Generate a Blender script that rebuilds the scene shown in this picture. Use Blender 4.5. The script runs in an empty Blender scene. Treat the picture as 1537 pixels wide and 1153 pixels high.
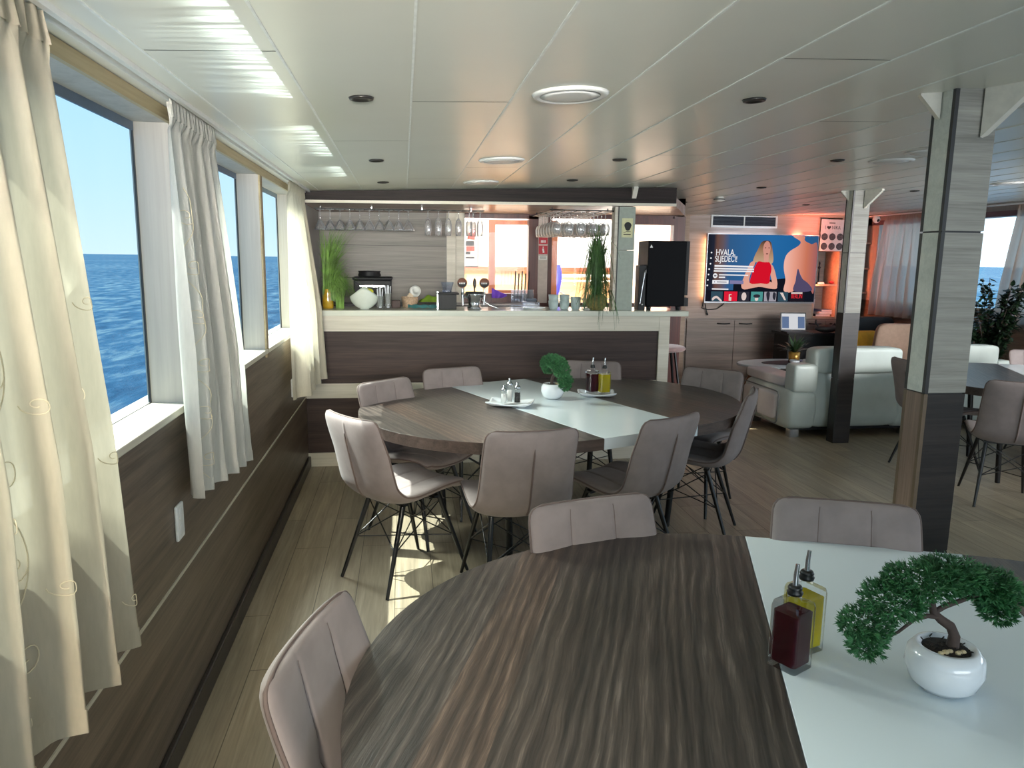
import bpy, bmesh, math, random
from math import sin, cos, pi, radians, sqrt, atan2, exp
from mathutils import Vector, Matrix, Euler
random.seed(7)
C = bpy.context.scene.collection
R = radians

# ------------------------------------------------------------------ materials
def s2l(c):
    return tuple((v/255/12.92 if v/255 <= .04045 else ((v/255+.055)/1.055)**2.4) for v in c)

class NT:
    def __init__(s, name):
        s.m = bpy.data.materials.new(name); s.m.use_nodes = True
        s.t = s.m.node_tree; s.n = s.t.nodes; s.n.clear()
        s.out = s.n.new('ShaderNodeOutputMaterial')
    def new(s, typ, **kw):
        n = s.n.new('ShaderNode' + typ)
        for k, v in kw.items():
            if k in n.inputs: n.inputs[k].default_value = v
            else: setattr(n, k, v)
        return n
    def link(s, a, b): s.t.links.new(a, b)
    def bsdf(s, col=None, rough=.5, metal=0., spec=.5):
        b = s.new('BsdfPrincipled'); b.inputs['Roughness'].default_value = rough
        b.inputs['Metallic'].default_value = metal; b.inputs['Specular IOR Level'].default_value = spec
        if col is not None: b.inputs['Base Color'].default_value = (*col, 1)
        s.link(b.outputs[0], s.out.inputs[0]); return b
    def coord(s, scale=(1, 1, 1), rot=(0, 0, 0), loc=(0, 0, 0)):
        tc = s.new('TexCoord'); mp = s.new('Mapping')
        mp.inputs['Scale'].default_value = scale; mp.inputs['Rotation'].default_value = rot
        mp.inputs['Location'].default_value = loc
        s.link(tc.outputs['Object'], mp.inputs[0]); return mp.outputs[0]
    def noise(s, vec, scale, detail=4, rough=.55, dist=0.):
        n = s.new('TexNoise'); n.inputs['Scale'].default_value = scale; n.inputs['Detail'].default_value = detail
        n.inputs['Roughness'].default_value = rough; n.inputs['Distortion'].default_value = dist
        s.link(vec, n.inputs['Vector']); return n.outputs['Fac']
    def ramp(s, fac, stops):
        r = s.new('ValToRGB'); e = r.color_ramp.elements
        while len(e) < len(stops): e.new(.5)
        for i, (p, c) in enumerate(stops):
            e[i].position = p; e[i].color = (*c, 1)
        s.link(fac, r.inputs[0]); return r.outputs[0]
    def mix(s, a, b, fac=.5, blend='MIX'):
        m = s.new('MixRGB'); m.blend_type = blend
        for i, v in ((0, fac), (1, a), (2, b)):
            if isinstance(v, (int, float)): m.inputs[i].default_value = v
            elif isinstance(v, tuple): m.inputs[i].default_value = (*v, 1)
            else: s.link(v, m.inputs[i])
        return m.outputs[0]
    def math(s, op, a, b=0.):
        m = s.new('Math'); m.operation = op
        for i, v in ((0, a), (1, b)):
            if isinstance(v, (int, float)): m.inputs[i].default_value = v
            else: s.link(v, m.inputs[i])
        return m.outputs[0]
    def bump(s, fac, b, strength=.2, dist=.01):
        n = s.new('Bump'); n.inputs['Strength'].default_value = strength; n.inputs['Distance'].default_value = dist
        s.link(fac, n.inputs['Height']); s.link(n.outputs[0], b.inputs['Normal'])

def plain(name, col, rough=.5, metal=0., var=.06, scale=30, spec=.5, sheen=0., coat=0.):
    t = NT(name); b = t.bsdf(None, rough, metal, spec); c = s2l(col)
    f = t.noise(t.coord(), scale, 3)
    lo = tuple(max(0, v*(1-var)) for v in c); hi = tuple(min(1, v*(1+var)) for v in c)
    t.link(t.ramp(f, [(.35, lo), (.65, hi)]), b.inputs['Base Color'])
    if sheen: b.inputs['Sheen Weight'].default_value = sheen; b.inputs['Sheen Roughness'].default_value = .45
    if coat: b.inputs['Coat Weight'].default_value = coat; b.inputs['Coat Roughness'].default_value = .08
    return t.m

def emit(name, col, strength=1.0, srgb=True):
    t = NT(name); e = t.new('Emission'); e.inputs[0].default_value = (*(s2l(col) if srgb else col), 1); e.inputs[1].default_value = strength
    t.link(e.outputs[0], t.out.inputs[0]); return t.m

def wood(name, dark, light, axis='x', fine=1., rough=.45, planks=None, bumpy=.15, spec=.4, streak=.8):
    """grain runs along AXIS; PLANKS = (width, across axis) gives each board its own tone"""
    t = NT(name); b = t.bsdf(None, rough, 0, spec)
    lo, hi = .9*fine, 26*fine
    sc = {'x': (lo, hi, hi), 'y': (hi, lo, hi), 'z': (hi, hi, lo)}[axis]
    f1 = t.noise(t.coord(sc), 1.0, 5, .6, .8)
    sc2 = tuple(v*5 for v in sc)
    f2 = t.noise(t.coord(sc2), 1.0, 3, .6)
    sc3 = tuple(v*.22 for v in sc)
    f3 = t.noise(t.coord(sc3), 1.0, 2, .5, .6)
    f = t.math('ADD', t.math('MULTIPLY', f1, .45), t.math('ADD', t.math('MULTIPLY', f2, .25), t.math('MULTIPLY', f3, .3)))
    mid = tuple((a+b_)/2 for a, b_ in zip(s2l(dark), s2l(light)))
    col = t.ramp(f, [(.5-.16*streak, s2l(dark)), (.5, mid), (.5+.16*streak, s2l(light))])
    if planks:
        w, across = planks
        tc = t.new('TexCoord'); sx = t.new('SeparateXYZ'); t.link(tc.outputs['Object'], sx.inputs[0])
        k = t.math('FLOOR', t.math('DIVIDE', sx.outputs['XYZ'.index(across)], w))
        wn = t.new('TexWhiteNoise'); wn.noise_dimensions = '1D'; t.link(k, wn.inputs['W'])
        tone = t.ramp(wn.outputs['Value'], [(0, (.78, .76, .75)), (.55, (1, 1, 1)), (1, (1.22, 1.1, 1.02))])
        col = t.mix(col, tone, .8, 'MULTIPLY')
    t.link(col, b.inputs['Base Color'])
    if bumpy: t.bump(f2, b, bumpy, .004)
    return t.m

def glass(name, tint=(1, 1, 1), refl=.08, rough=.0, fres=1.):
    """thin clear glass: mostly transparent, a fresnel share of gloss"""
    t = NT(name)
    tr = t.new('BsdfTransparent'); tr.inputs[0].default_value = (*tint, 1)
    g = t.new('BsdfGlossy'); g.inputs['Roughness'].default_value = rough; g.inputs[0].default_value = (1, 1, 1, 1)
    fr = t.new('LayerWeight'); fr.inputs[0].default_value = .25
    f = t.math('ADD', t.math('MULTIPLY', fr.outputs['Fresnel'], fres), refl)
    mx = t.new('MixShader'); t.link(f, mx.inputs[0]); t.link(tr.outputs[0], mx.inputs[1]); t.link(g.outputs[0], mx.inputs[2])
    t.link(mx.outputs[0], t.out.inputs[0]); return t.m

def liquid(name, col, trans=.75):
    t = NT(name); b = t.bsdf(s2l(col), .05); b.inputs['Transmission Weight'].default_value = trans; b.inputs['IOR'].default_value = 1.33
    return t.m

def cloth(name, col, transl=.55, clear=.12):
    t = NT(name)
    f = t.noise(t.coord((60, 60, 12)), 2, 3)
    c = s2l(col); cc = t.ramp(f, [(.3, tuple(v*.92 for v in c)), (.7, c)])
    d = t.new('BsdfDiffuse'); tl = t.new('BsdfTranslucent'); tr = t.new('BsdfTransparent')
    t.link(cc, d.inputs[0]); t.link(cc, tl.inputs[0])
    m1 = t.new('MixShader'); m1.inputs[0].default_value = transl
    t.link(d.outputs[0], m1.inputs[1]); t.link(tl.outputs[0], m1.inputs[2])
    m2 = t.new('MixShader'); m2.inputs[0].default_value = clear
    t.link(m1.outputs[0], m2.inputs[1]); t.link(tr.outputs[0], m2.inputs[2])
    t.link(m2.outputs[0], t.out.inputs[0]); return t.m

def floor_mat():
    t = NT('laminate floor'); b = t.bsdf(None, .38, 0, .45)
    br = t.new('TexBrick'); br.offset = .37; br.squash = 1
    br.inputs['Scale'].default_value = 1; br.inputs['Brick Width'].default_value = 1.25; br.inputs['Row Height'].default_value = .185
    br.inputs['Mortar Size'].default_value = .0022; br.inputs['Mortar Smooth'].default_value = .2; br.inputs['Bias'].default_value = 0
    br.inputs['Color1'].default_value = (.85, .85, .85, 1); br.inputs['Color2'].default_value = (1.1, 1.08, 1.04, 1); br.inputs['Mortar'].default_value = (.35, .33, .3, 1)
    t.link(t.coord(rot=(0, 0, R(90)), loc=(.3, .06, 0)), br.inputs['Vector'])
    f1 = t.noise(t.coord((16, .9, 1)), 1, 5, .6, 1.2)
    f2 = t.noise(t.coord((90, 4, 1)), 1, 3, .6)
    f = t.math('ADD', t.math('MULTIPLY', f1, .65), t.math('MULTIPLY', f2, .35))
    col = t.ramp(f, [(.32, s2l((120, 110, 93))), (.5, s2l((146, 134, 114))), (.68, s2l((168, 155, 134)))])
    t.link(t.mix(col, br.outputs['Color'], 1.0, 'MULTIPLY'), b.inputs['Base Color'])
    t.bump(f2, b, .06, .003)
    return t.m

def sea_mat():
    t = NT('sea water')
    f1 = t.noise(t.coord((.62, .20, 1)), 1, 9, .68, .4)
    f2 = t.noise(t.coord((.02, .006, 1)), 1, 4, .6)
    f = t.math('ADD', t.math('MULTIPLY', f1, .8), t.math('MULTIPLY', f2, .2))
    d = t.new('BsdfDiffuse'); g = t.new('BsdfGlossy'); g.inputs['Roughness'].default_value = .25; mx = t.new('MixShader'); mx.inputs[0].default_value = .05
    t.link(t.ramp(f, [(.40, (.007, .036, .082)), (.50, (.016, .060, .122)), (.60, (.075, .135, .18))]), d.inputs[0])
    bp = t.new('Bump'); bp.inputs['Strength'].default_value = .5; bp.inputs['Distance'].default_value = 1.; t.link(f1, bp.inputs['Height'])
    t.link(bp.outputs[0], d.inputs['Normal']); t.link(bp.outputs[0], g.inputs['Normal'])
    t.link(d.outputs[0], mx.inputs[1]); t.link(g.outputs[0], mx.inputs[2]); t.link(mx.outputs[0], t.out.inputs[0])
    return t.m

M = {}
M['floor'] = floor_mat()
M['sea'] = sea_mat()
M['ceil'] = plain('ceiling panel', (226, 226, 214), .30, var=.015, scale=3, spec=.5)
M['seam'] = plain('ceiling joint', (236, 238, 232), .5)
M['gap'] = plain('dark gap', (40, 40, 38), .8)
M['wall_wood'] = wood('dark wall laminate', (70, 60, 51), (122, 106, 90), 'y', 1., .42, spec=.35)
M['bar_wood'] = wood('dark bar laminate', (44, 35, 33), (78, 62, 57), 'x', .9, .55, spec=.25)
def table_mat():
    t = NT('table laminate'); b = t.bsdf(None, .34, 0, .42)
    tc = t.new('TexCoord'); sx = t.new('SeparateXYZ'); t.link(tc.outputs['Object'], sx.inputs[0])
    warp = t.noise(t.coord((1.5, .8, 1)), 1, 2)
    xx = t.math('ADD', sx.outputs[0], t.math('MULTIPLY', warp, .05))
    k = t.math('FLOOR', t.math('DIVIDE', xx, .118))
    wn = t.new('TexWhiteNoise'); wn.noise_dimensions = '1D'; t.link(k, wn.inputs['W'])
    cb = t.new('CombineXYZ'); t.link(t.math('ADD', sx.outputs[0], t.math('MULTIPLY', wn.outputs['Value'], 7.3)), cb.inputs[0])
    t.link(t.math('MULTIPLY', sx.outputs[1], .11), cb.inputs[1]); t.link(t.math('MULTIPLY', wn.outputs['Value'], 3.1), cb.inputs[2])
    wv = t.new('TexWave'); wv.wave_type = 'BANDS'; wv.bands_direction = 'X'; wv.inputs['Scale'].default_value = 9; wv.inputs['Distortion'].default_value = 14
    wv.inputs['Detail'].default_value = 3; wv.inputs['Detail Scale'].default_value = .75; wv.inputs['Detail Roughness'].default_value = .55; t.link(cb.outputs[0], wv.inputs[0])
    cb2 = t.new('CombineXYZ'); wv2 = t.noise(t.coord((5, 2.2, 1)), 1, 3, .6); t.link(t.math('MULTIPLY', t.math('ADD', sx.outputs[0], t.math('MULTIPLY', wv2, .045)), 190), cb2.inputs[0]); t.link(t.math('MULTIPLY', sx.outputs[1], 7), cb2.inputs[1])
    f2 = t.noise(cb2.outputs[0], 1, 4, .65)
    f3 = t.noise(t.coord((9, 1.6, 1)), 1, 3, .55)
    f = t.math('ADD', t.math('MULTIPLY', wv.outputs['Fac'], .15), t.math('ADD', t.math('MULTIPLY', f2, .50), t.math('MULTIPLY', f3, .35)))
    col = t.ramp(f, [(.32, s2l((34, 30, 28))), (.47, s2l((56, 49, 45))), (.58, s2l((74, 65, 59))), (.70, s2l((112, 100, 92)))])
    tone = t.ramp(wn.outputs['Value'], [(0, (.78, .80, .82)), (.5, (1, 1, 1)), (.75, (1.08, 1.0, .94)), (1, (1.5, 1.18, 1.0))])
    t.link(t.mix(col, tone, .9, 'MULTIPLY'), b.inputs['Base Color']); t.bump(f2, b, .3, .003); return t.m
M['table_wood'] = table_mat()
M['table_edge'] = wood('table edge', (52, 42, 38), (92, 76, 68), 'x', 1., .5)
M['white_top'] = plain('white table laminate', (218, 228, 232), .22, var=.01, scale=2)
M['cream'] = wood('pale painted wood', (196, 190, 172), (226, 220, 204), 'x', .8, .45, bumpy=.05)
M['cream_y'] = wood('pale sill wood', (184, 178, 160), (210, 204, 186), 'y', .8, .35, bumpy=.05)
M['jamb'] = wood('pale jamb wood', (158, 153, 145), (182, 177, 169), 'z', .6, .5, bumpy=.03)
M['yellow_trim'] = wood('ochre trim', (150, 132, 96), (186, 168, 128), 'y', .8, .5, bumpy=.05)
M['brown_trim'] = wood('brown strip', (96, 76, 52), (128, 104, 76), 'z', .8, .5, bumpy=.05)
M['pillar_shaded'] = wood('shaded pillar veneer', (122, 120, 112), (168, 166, 156), 'x', 1.4, .45, bumpy=.1)  # faces turned from the windows: their shade is put into the colour
M['pillar_lit'] = wood('lit pillar veneer', (196, 200, 190), (226, 228, 218), 'x', 1., .45, bumpy=.05)  # window-facing side of the same pillars: paler, window light put into the colour
M['pillar_dark'] = wood('dark pillar veneer', (30, 27, 26), (54, 47, 44), 'x', 1.2, .35, bumpy=.1)
M['pillar_mid'] = wood('mid pillar veneer', (96, 78, 66), (146, 122, 106), 'z', 1.2, .45, bumpy=.15)
M['corner_dark'] = plain('dark corner trim', (34, 32, 31), .4)
M['corner_brown'] = plain('brown corner trim', (98, 80, 60), .5)
M['bracket'] = plain('white bracket', (216, 212, 198), .45)
M['velvet'] = plain('taupe velvet', (138, 126, 123), .8, var=.07, scale=14, spec=.12, sheen=.12)
M['piping'] = plain('taupe piping', (100, 84, 78), .8)
M['black'] = plain('black metal', (14, 14, 15), .35, spec=.5)
M['black_matt'] = plain('black matt', (13, 14, 17), .6)
M['black_soft'] = plain('soft black casing', (8, 9, 13), .6, spec=.1)
M['steel'] = plain('brushed steel', (190, 192, 196), .22, 1.)
M['white'] = plain('white ceramic', (232, 236, 240), .12, var=.01, coat=.5)
M['white_matt'] = plain('white matt plastic', (224, 224, 220), .45, var=.02)
M['curtain'] = cloth('sheer cream curtain', (184, 174, 152), .2, .02)
M['curtain_b'] = cloth('sheer white lining', (202, 200, 190), .26, .03)
M['curtain_c'] = cloth('pale cream curtain', (222, 214, 192), .3, .03)
M['curtain_r'] = cloth('grey voile curtain', (206, 184, 168), .55, .06)
M['embroid'] = plain('embroidery thread', (214, 202, 170), .8)
M['grey_panel'] = wood('grey back bar panel', (112, 108, 102), (146, 140, 132), 'x', .8, .5, bumpy=.08)
M['tv_panel'] = wood('light oak tv wall', (136, 118, 108), (178, 158, 146), 'x', .7, .45, bumpy=.1)
M['cabinet'] = wood('light oak cabinet', (104, 92, 84), (146, 130, 119), 'x', .7, .42, bumpy=.1)
M['shelf'] = wood('shelf oak', (140, 118, 100), (172, 148, 128), 'x', .9, .5)
M['red_wood'] = wood('dark red window frame', (62, 30, 26), (96, 48, 40), 'z', .8, .35)
M['orange_wood'] = wood('varnished orange wood', (176, 92, 52), (206, 122, 76), 'z', .7, .3)
M['deck_wood'] = wood('deck bulwark wood', (204, 160, 112), (226, 186, 140), 'x', .5, .5)
M['rail_wood'] = wood('cap rail wood', (140, 76, 54), (172, 100, 72), 'x', .5, .4)
M['ext_white'] = plain('white painted steel', (236, 236, 234), .5)
M['glass'] = glass('window glass', (.50, .60, .66), .015, 0, .05)
M['clear'] = glass('clear glass', (.97, .98, .98), .02, 0, .6)
M['pane_clear'] = glass('clear window glass', (.97, .98, .98), .012, 0, .03)
def glassware_mat():
    t = NT('glassware'); tr = t.new('BsdfTransparent'); g = t.new('BsdfGlossy'); g.inputs['Roughness'].default_value = .05
    d = t.new('BsdfTranslucent'); d.inputs[0].default_value = (.9, .93, .95, 1); d2 = t.new('BsdfDiffuse'); d2.inputs[0].default_value = (.9, .93, .95, 1)
    fr = t.new('LayerWeight'); fr.inputs[0].default_value = .45
    dd = t.new('MixShader'); t.link(d.outputs[0], dd.inputs[1]); t.link(d2.outputs[0], dd.inputs[2])
    gd = t.new('MixShader'); gd.inputs[0].default_value = .55; t.link(g.outputs[0], gd.inputs[1]); t.link(dd.outputs[0], gd.inputs[2])
    mx = t.new('MixShader'); t.link(t.math('MULTIPLY', t.math('ADD', fr.outputs['Facing'], .25), .8), mx.inputs[0]); t.link(tr.outputs[0], mx.inputs[1]); t.link(gd.outputs[0], mx.inputs[2])
    t.link(mx.outputs[0], t.out.inputs[0]); return t.m
M['wineglass'] = glassware_mat()
M['leather'] = plain('white leather', (202, 212, 205), .36, var=.03, scale=8, spec=.5)
M['leather_in'] = plain('leather panel', (214, 210, 212), .4, var=.02)
M['leaf'] = plain('bonsai needles', (56, 110, 64), .55, var=.45, scale=60)
M['leaf_dark'] = plain('glossy leaf', (22, 38, 22), .3, var=.5, scale=14)
M['grass'] = plain('ornamental grass', (104, 140, 62), .5, var=.45, scale=12)
M['grass_d'] = plain('dark ornamental grass', (66, 102, 50), .5, var=.45, scale=12)
M['bark'] = plain('bark', (66, 52, 46), .8, var=.3)
M['soil'] = plain('soil', (38, 30, 24), .9, var=.5, scale=120)
M['pebble'] = plain('pebble', (190, 170, 130), .6, var=.2)
M['vinegar'] = liquid('dark vinegar', (66, 10, 22), .35)
M['oil'] = liquid('olive oil', (226, 208, 20), .6)
M['amber'] = plain('amber glass vase', (178, 140, 30), .1, var=.15, coat=.5)
M['woven'] = plain('woven gold pot', (126, 112, 56), .6, var=.35, scale=60)
M['brass'] = plain('brass pot', (196, 150, 70), .25, .6)
M['yellow'] = plain('yellow cushion fabric', (216, 150, 12), .8)
M['beige'] = plain('beige fabric', (176, 146, 126), .8)
M['brown_leg'] = wood('walnut leg', (104, 62, 36), (140, 88, 54), 'z', 1.4, .4)
M['red'] = plain('signal red', (186, 24, 44), .5)
M['cup'] = plain('pale blue cup', (178, 196, 196), .3)
M['smoke_plastic'] = glass('grinder hopper plastic', (.82, .85, .92), .12, .1)
M['kraft'] = plain('wicker basket', (190, 160, 132), .8, var=.25, scale=90)
M['lime'] = plain('lime cloth', (128, 164, 42), .8)
M['teal'] = plain('teal cloth', (70, 136, 140), .8)
M['book_r'] = plain('red book', (170, 40, 56), .6)
M['book_w'] = plain('pale book', (206, 204, 208), .6)
M['book_b'] = plain('blue book', (70, 90, 130), .6)
M['ink'] = plain('ink', (24, 24, 26), .7)
M['gold_sign'] = plain('parchment sign', (206, 206, 160), .6)
M['frame_blue'] = plain('blue grey window frame', (92, 108, 128), .5)
M['socket'] = plain('socket plastic', (232, 232, 228), .3)
M['blue_cloth'] = plain('blue cloth', (74, 82, 210), .8)
M['terracotta'] = plain('tap badge brown', (120, 74, 58), .4)

# ------------------------------------------------------------------ mesh builder
class B:
    def __init__(s): s.v = []; s.f = []; s.mi = []; s.sm = []; s.cur = 0
    def add(s, vs, fs, smooth=False):
        o = len(s.v); s.v += [tuple(v) for v in vs]
        for f in fs: s.f.append([i+o for i in f]); s.mi.append(s.cur); s.sm.append(smooth)
        return s
    def box(s, x0, x1, y0, y1, z0, z1, T=None):
        vs = [Vector((x, y, z)) for x in (x0, x1) for y in (y0, y1) for z in (z0, z1)]
        if T: vs = [T @ v for v in vs]
        return s.add(vs, [(0, 1, 3, 2), (4, 6, 7, 5), (0, 4, 5, 1), (2, 3, 7, 6), (0, 2, 6, 4), (1, 5, 7, 3)])
    def tube(s, pts, r, n=8, cap=True, closed=False):
        pts = [Vector(p) for p in pts]; m = len(pts); rs = r if isinstance(r, (list, tuple)) else [r]*m
        ref = None; rings = []
        for i, p in enumerate(pts):
            a = pts[(i-1) % m] if (closed or i > 0) else p; b = pts[(i+1) % m] if (closed or i < m-1) else p
            d = (b-a).normalized() if (b-a).length > 1e-9 else Vector((0, 0, 1))
            if ref is None: ref = d.orthogonal().normalized()
            ref = (ref - d*ref.dot(d)); ref = ref.normalized() if ref.length > 1e-6 else d.orthogonal().normalized()
            q = d.cross(ref)
            rings.append([p + (ref*cos(2*pi*k/n) + q*sin(2*pi*k/n))*rs[i] for k in range(n)])
        vs = [v for ring in rings for v in ring]; fs = []
        for i in range(m if closed else m-1):
            for k in range(n):
                a = i*n+k; b = i*n+(k+1) % n; c = ((i+1) % m)*n+(k+1) % n; d = ((i+1) % m)*n+k
                fs.append((a, b, c, d))
        s.add(vs, fs, True)
        if cap and not closed:
            s.add(rings[0], [tuple(reversed(range(n)))]); s.add(rings[-1], [tuple(range(n))])
        return s
    def lathe(s, prof, n=24, c=(0, 0, 0), smooth=True, T=None):
        vs = []; fs = []; c = Vector(c); m = len(prof)
        for (r, z) in prof:
            for k in range(n):
                v = Vector((r*cos(2*pi*k/n), r*sin(2*pi*k/n), z))
                vs.append((T @ v if T else v) + c)
        for i in range(m-1):
            for k in range(n):
                fs.append((i*n+k, i*n+(k+1) % n, (i+1)*n+(k+1) % n, (i+1)*n+k))
        if prof[0][0] > 1e-5: fs.append(tuple(reversed(range(n))))
        if prof[-1][0] > 1e-5: fs.append(tuple((m-1)*n+k for k in range(n)))
        return s.add(vs, fs, smooth)
    def grid(s, fn, nu, nv, closeu=False, smooth=True):
        vs = [fn(i/(nu if closeu else nu), j/nv) for j in range(nv+1) for i in range(nu + (0 if closeu else 1))]
        w = nu if closeu else nu+1; fs = []
        for j in range(nv):
            for i in range(nu):
                a = j*w+i; b = j*w+(i+1) % w; fs.append((a, b, b+w, a+w))
        return s.add(vs, fs, smooth)
    def prism(s, poly, z0, z1, T=None, side_mat=None):
        n = len(poly); vs = [Vector((x, y, z0)) for x, y in poly]+[Vector((x, y, z1)) for x, y in poly]
        if T: vs = [T @ v for v in vs]
        o = len(s.v); s.add(vs, [tuple(reversed(range(n))), tuple(range(n, 2*n))])
        keep = s.cur
        if side_mat is not None: s.cur = side_mat
        for k in range(n):
            s.f.append([o+k, o+(k+1) % n, o+n+(k+1) % n, o+n+k]); s.mi.append(s.cur); s.sm.append(False)
        s.cur = keep
        return s
    def sphere(s, c, r, nu=16, nv=10, sc=(1, 1, 1)):
        c = Vector(c)
        prof = [(max(r*sin(pi*j/nv), 1e-6), -r*cos(pi*j/nv)) for j in range(nv+1)]
        vs = []; fs = []
        for (a, z) in prof:
            for k in range(nu): vs.append(c+Vector((a*cos(2*pi*k/nu)*sc[0], a*sin(2*pi*k/nu)*sc[1], z*sc[2])))
        for i in range(nv):
            for k in range(nu): fs.append((i*nu+k, i*nu+(k+1) % nu, (i+1)*nu+(k+1) % nu, (i+1)*nu+k))
        return s.add(vs, fs, True)
    def build(s, name, mat, parent=None, bevel=0., loc=None, rot=None, weld=False, kind=None):
        me = bpy.data.meshes.new(name); me.from_pydata(s.v, [], s.f)
        for m in (mat if isinstance(mat, (list, tuple)) else [mat]): me.materials.append(m)
        for p, mi, sm in zip(me.polygons, s.mi, s.sm): p.material_index = mi; p.use_smooth = sm
        bm = bmesh.new(); bm.from_mesh(me)
        if weld: bmesh.ops.remove_doubles(bm, verts=bm.verts, dist=1e-5)
        bmesh.ops.recalc_face_normals(bm, faces=bm.faces); bm.to_mesh(me); bm.free()
        me.update()
        o = bpy.data.objects.new(name, me); C.objects.link(o)
        if parent: o.parent = parent
        if loc: o.location = loc
        if rot: o.rotation_euler = rot
        if bevel:
            md = o.modifiers.new('edge', 'BEVEL'); md.width = bevel; md.segments = 2; md.limit_method = 'ANGLE'; md.angle_limit = R(40)
        if kind: o['kind'] = kind
        return o

def empty(name, loc=(0, 0, 0), rz=0., label=None, cat=None, group=None):
    o = bpy.data.objects.new(name, None); C.objects.link(o); o.location = loc; o.rotation_euler = (0, 0, rz); o.empty_display_size = .1
    return tag(o, label, cat, group)
def tag(o, label=None, cat=None, group=None, kind=None):
    for k, v in (('label', label), ('category', cat), ('group', group), ('kind', kind)):
        if v: o[k] = v
    return o
def kids(o): return [c for c in bpy.data.objects if c.parent == o]
def dup(root, loc, rz=None, label=None, group=None, scale=None):
    r = root.copy(); C.objects.link(r); r.location = loc
    if rz is not None: r.rotation_euler = (0, 0, rz)
    if scale: r.scale = scale
    if label: r['label'] = label
    if group: r['group'] = group
    for ch in kids(root):
        c = ch.copy(); C.objects.link(c); c.parent = r
        for g in kids(ch):
            d = g.copy(); C.objects.link(d); d.parent = c
    return r
def struct(name, b, mat, **kw): return b.build(name, mat, kind='structure', **kw)

def zc(x):
    t = x+.75
    return 2.075+.04*t-.0018*t*t

# ------------------------------------------------------------------ camera
def set_camera():
    F, CX, CY = 1116., 768.5, 576.5
    def v(px, py): return Vector((px-CX, -(py-CY), -F))
    y = v(606, 387.5).normalized()
    z = -v(684, 7235); z -= y*z.dot(y); z.normalize()
    x = y.cross(z)
    m = Matrix((x, y, z))
    cd = bpy.data.cameras.new('camera'); cd.sensor_width = 36; cd.lens = 36*F/1537; cd.clip_start = .05; cd.clip_end = 20000
    o = bpy.data.objects.new('camera', cd); C.objects.link(o)
    o.matrix_world = Matrix.Translation((0, 0, 1.6)) @ m.to_4x4()
    bpy.context.scene.camera = o
set_camera()

# ------------------------------------------------------------------ the setting
XL, XR, YF, YB, YBAR = -.745, 6.5, -2.2, 9.77, 6.95
b = B(); b.box(XL-.12, XR+.1, YF, YB+.5, -.08, 0); struct('floor', b, M['floor'])

# ceiling: cambered panels with raised joint beads and a few dark cross joints
SE = [XL-.13, -.61, -.298, .03, .355, .68, 1.005, 1.325, 1.64]
while SE[-1] < XR-.3: SE.append(SE[-1]+.315)
SE.append(XR+.12)
b = B()
for a, c in zip(SE[:-1], SE[1:]):
    y1 = YB+.42 if a > 2.4 else YBAR+.06
    b.add([(a, YF, zc(a)), (c, YF, zc(c)), (c, y1, zc(c)), (a, y1, zc(a)), (a, YF, zc(a)+.05), (c, YF, zc(c)+.05), (c, y1, zc(c)+.05), (a, y1, zc(a)+.05)],
          [(0, 3, 2, 1), (4, 5, 6, 7), (0, 1, 5, 4), (2, 3, 7, 6), (1, 2, 6, 5), (0, 4, 7, 3)])
b.cur = 1
for x in SE[1:-1]:
    b.box(x-.0032, x+.0032, YF, YB if x > 2.4 else 6.9, zc(x)-.003, zc(x)+.002)
b.cur = 2
for i, ys in ((1, (1.98, 4.6)), (3, (2.57, 5.0)), (6, (1.98, 4.9)), (7, (3.9, 6.3)), (8, (2.9, 5.2)), (9, (4.3, 7.1)), (10, (2.2, 6.0)), (11, (3.6, 6.8)), (13, (4.2, 7.6)), (14, (5.4, 8.4)), (4, (4.4, .6)), (2, (3.4, .4))):
    if i+1 < len(SE):
        for y in ys:
            a, c = SE[i]+.004, SE[i+1]-.004
            b.add([(a, y-.002, zc(a)-.0006), (c, y-.002, zc(c)-.0006), (c, y+.002, zc(c)-.0006), (a, y+.002, zc(a)-.0006)], [(0, 1, 2, 3)])
struct('ceiling', b, [M['ceil'], M['seam'], M['gap']])

b = B(); b.box(XL-.1, XR+.1, YF-.06, YF, 0, 1.05); struct('wall_stern_blocker', b, M['wall_wood'])  # unseen low wall, added to keep sky light off the floor
# left wall: dark wainscot, three windows, sills, piers, header
ZS, ZT, XG = 1.105, 2.02, -.855
WIN = [(-1.2, .6), (.9, 2.63), (3.12, 4.13), (4.21, 5.40)]
b = B(); b.box(XL-.12, XL, YF, YBAR, 0, 1.075); struct('wall_left', b, M['wall_wood'])
b = B(); b.box(XL-.002, XL+.004, YF, 5.75, .549, .559); struct('trim_1', b, M['cream_y'])
b = B(); b.box(XL, XL+.022, YF, 5.72, 0, .085); struct('baseboard_left', b, M['pillar_dark'], bevel=.006)
edges = [YF]+[v for w in WIN for v in w]+[YBAR]
b = B()
for i in range(0, len(edges), 2):
    b.box(XL-.12, XL, edges[i], edges[i+1], 1.075, 2.12)
b.box(XL-.12, XL, YF, YBAR, 2.02, 2.14)
struct('wall_left_piers', b, M['jamb'])
b = B(); b.box(XL-.002, XL+.012, YF, 5.72, 2.018, 2.058); struct('trim_2', b, M['yellow_trim'])
b = B(); b.box(XL+.005, XL+.045, YF, 5.72, 2.06, 2.078); b.box(XL+.060, XL+.075, YF, 5.72, 2.064, 2.080); struct('trim_3', b, M['white_matt'])
b = B(); b.box(XL-.002, XL+.008, 4.133, 4.165, 1.06, 2.02); struct('trim_4', b, M['yellow_trim'])
b = B(); b.box(XL-.002, XL+.009, 4.165, 4.195, 1.06, 2.02); struct('trim_5', b, M['brown_trim'])
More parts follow.
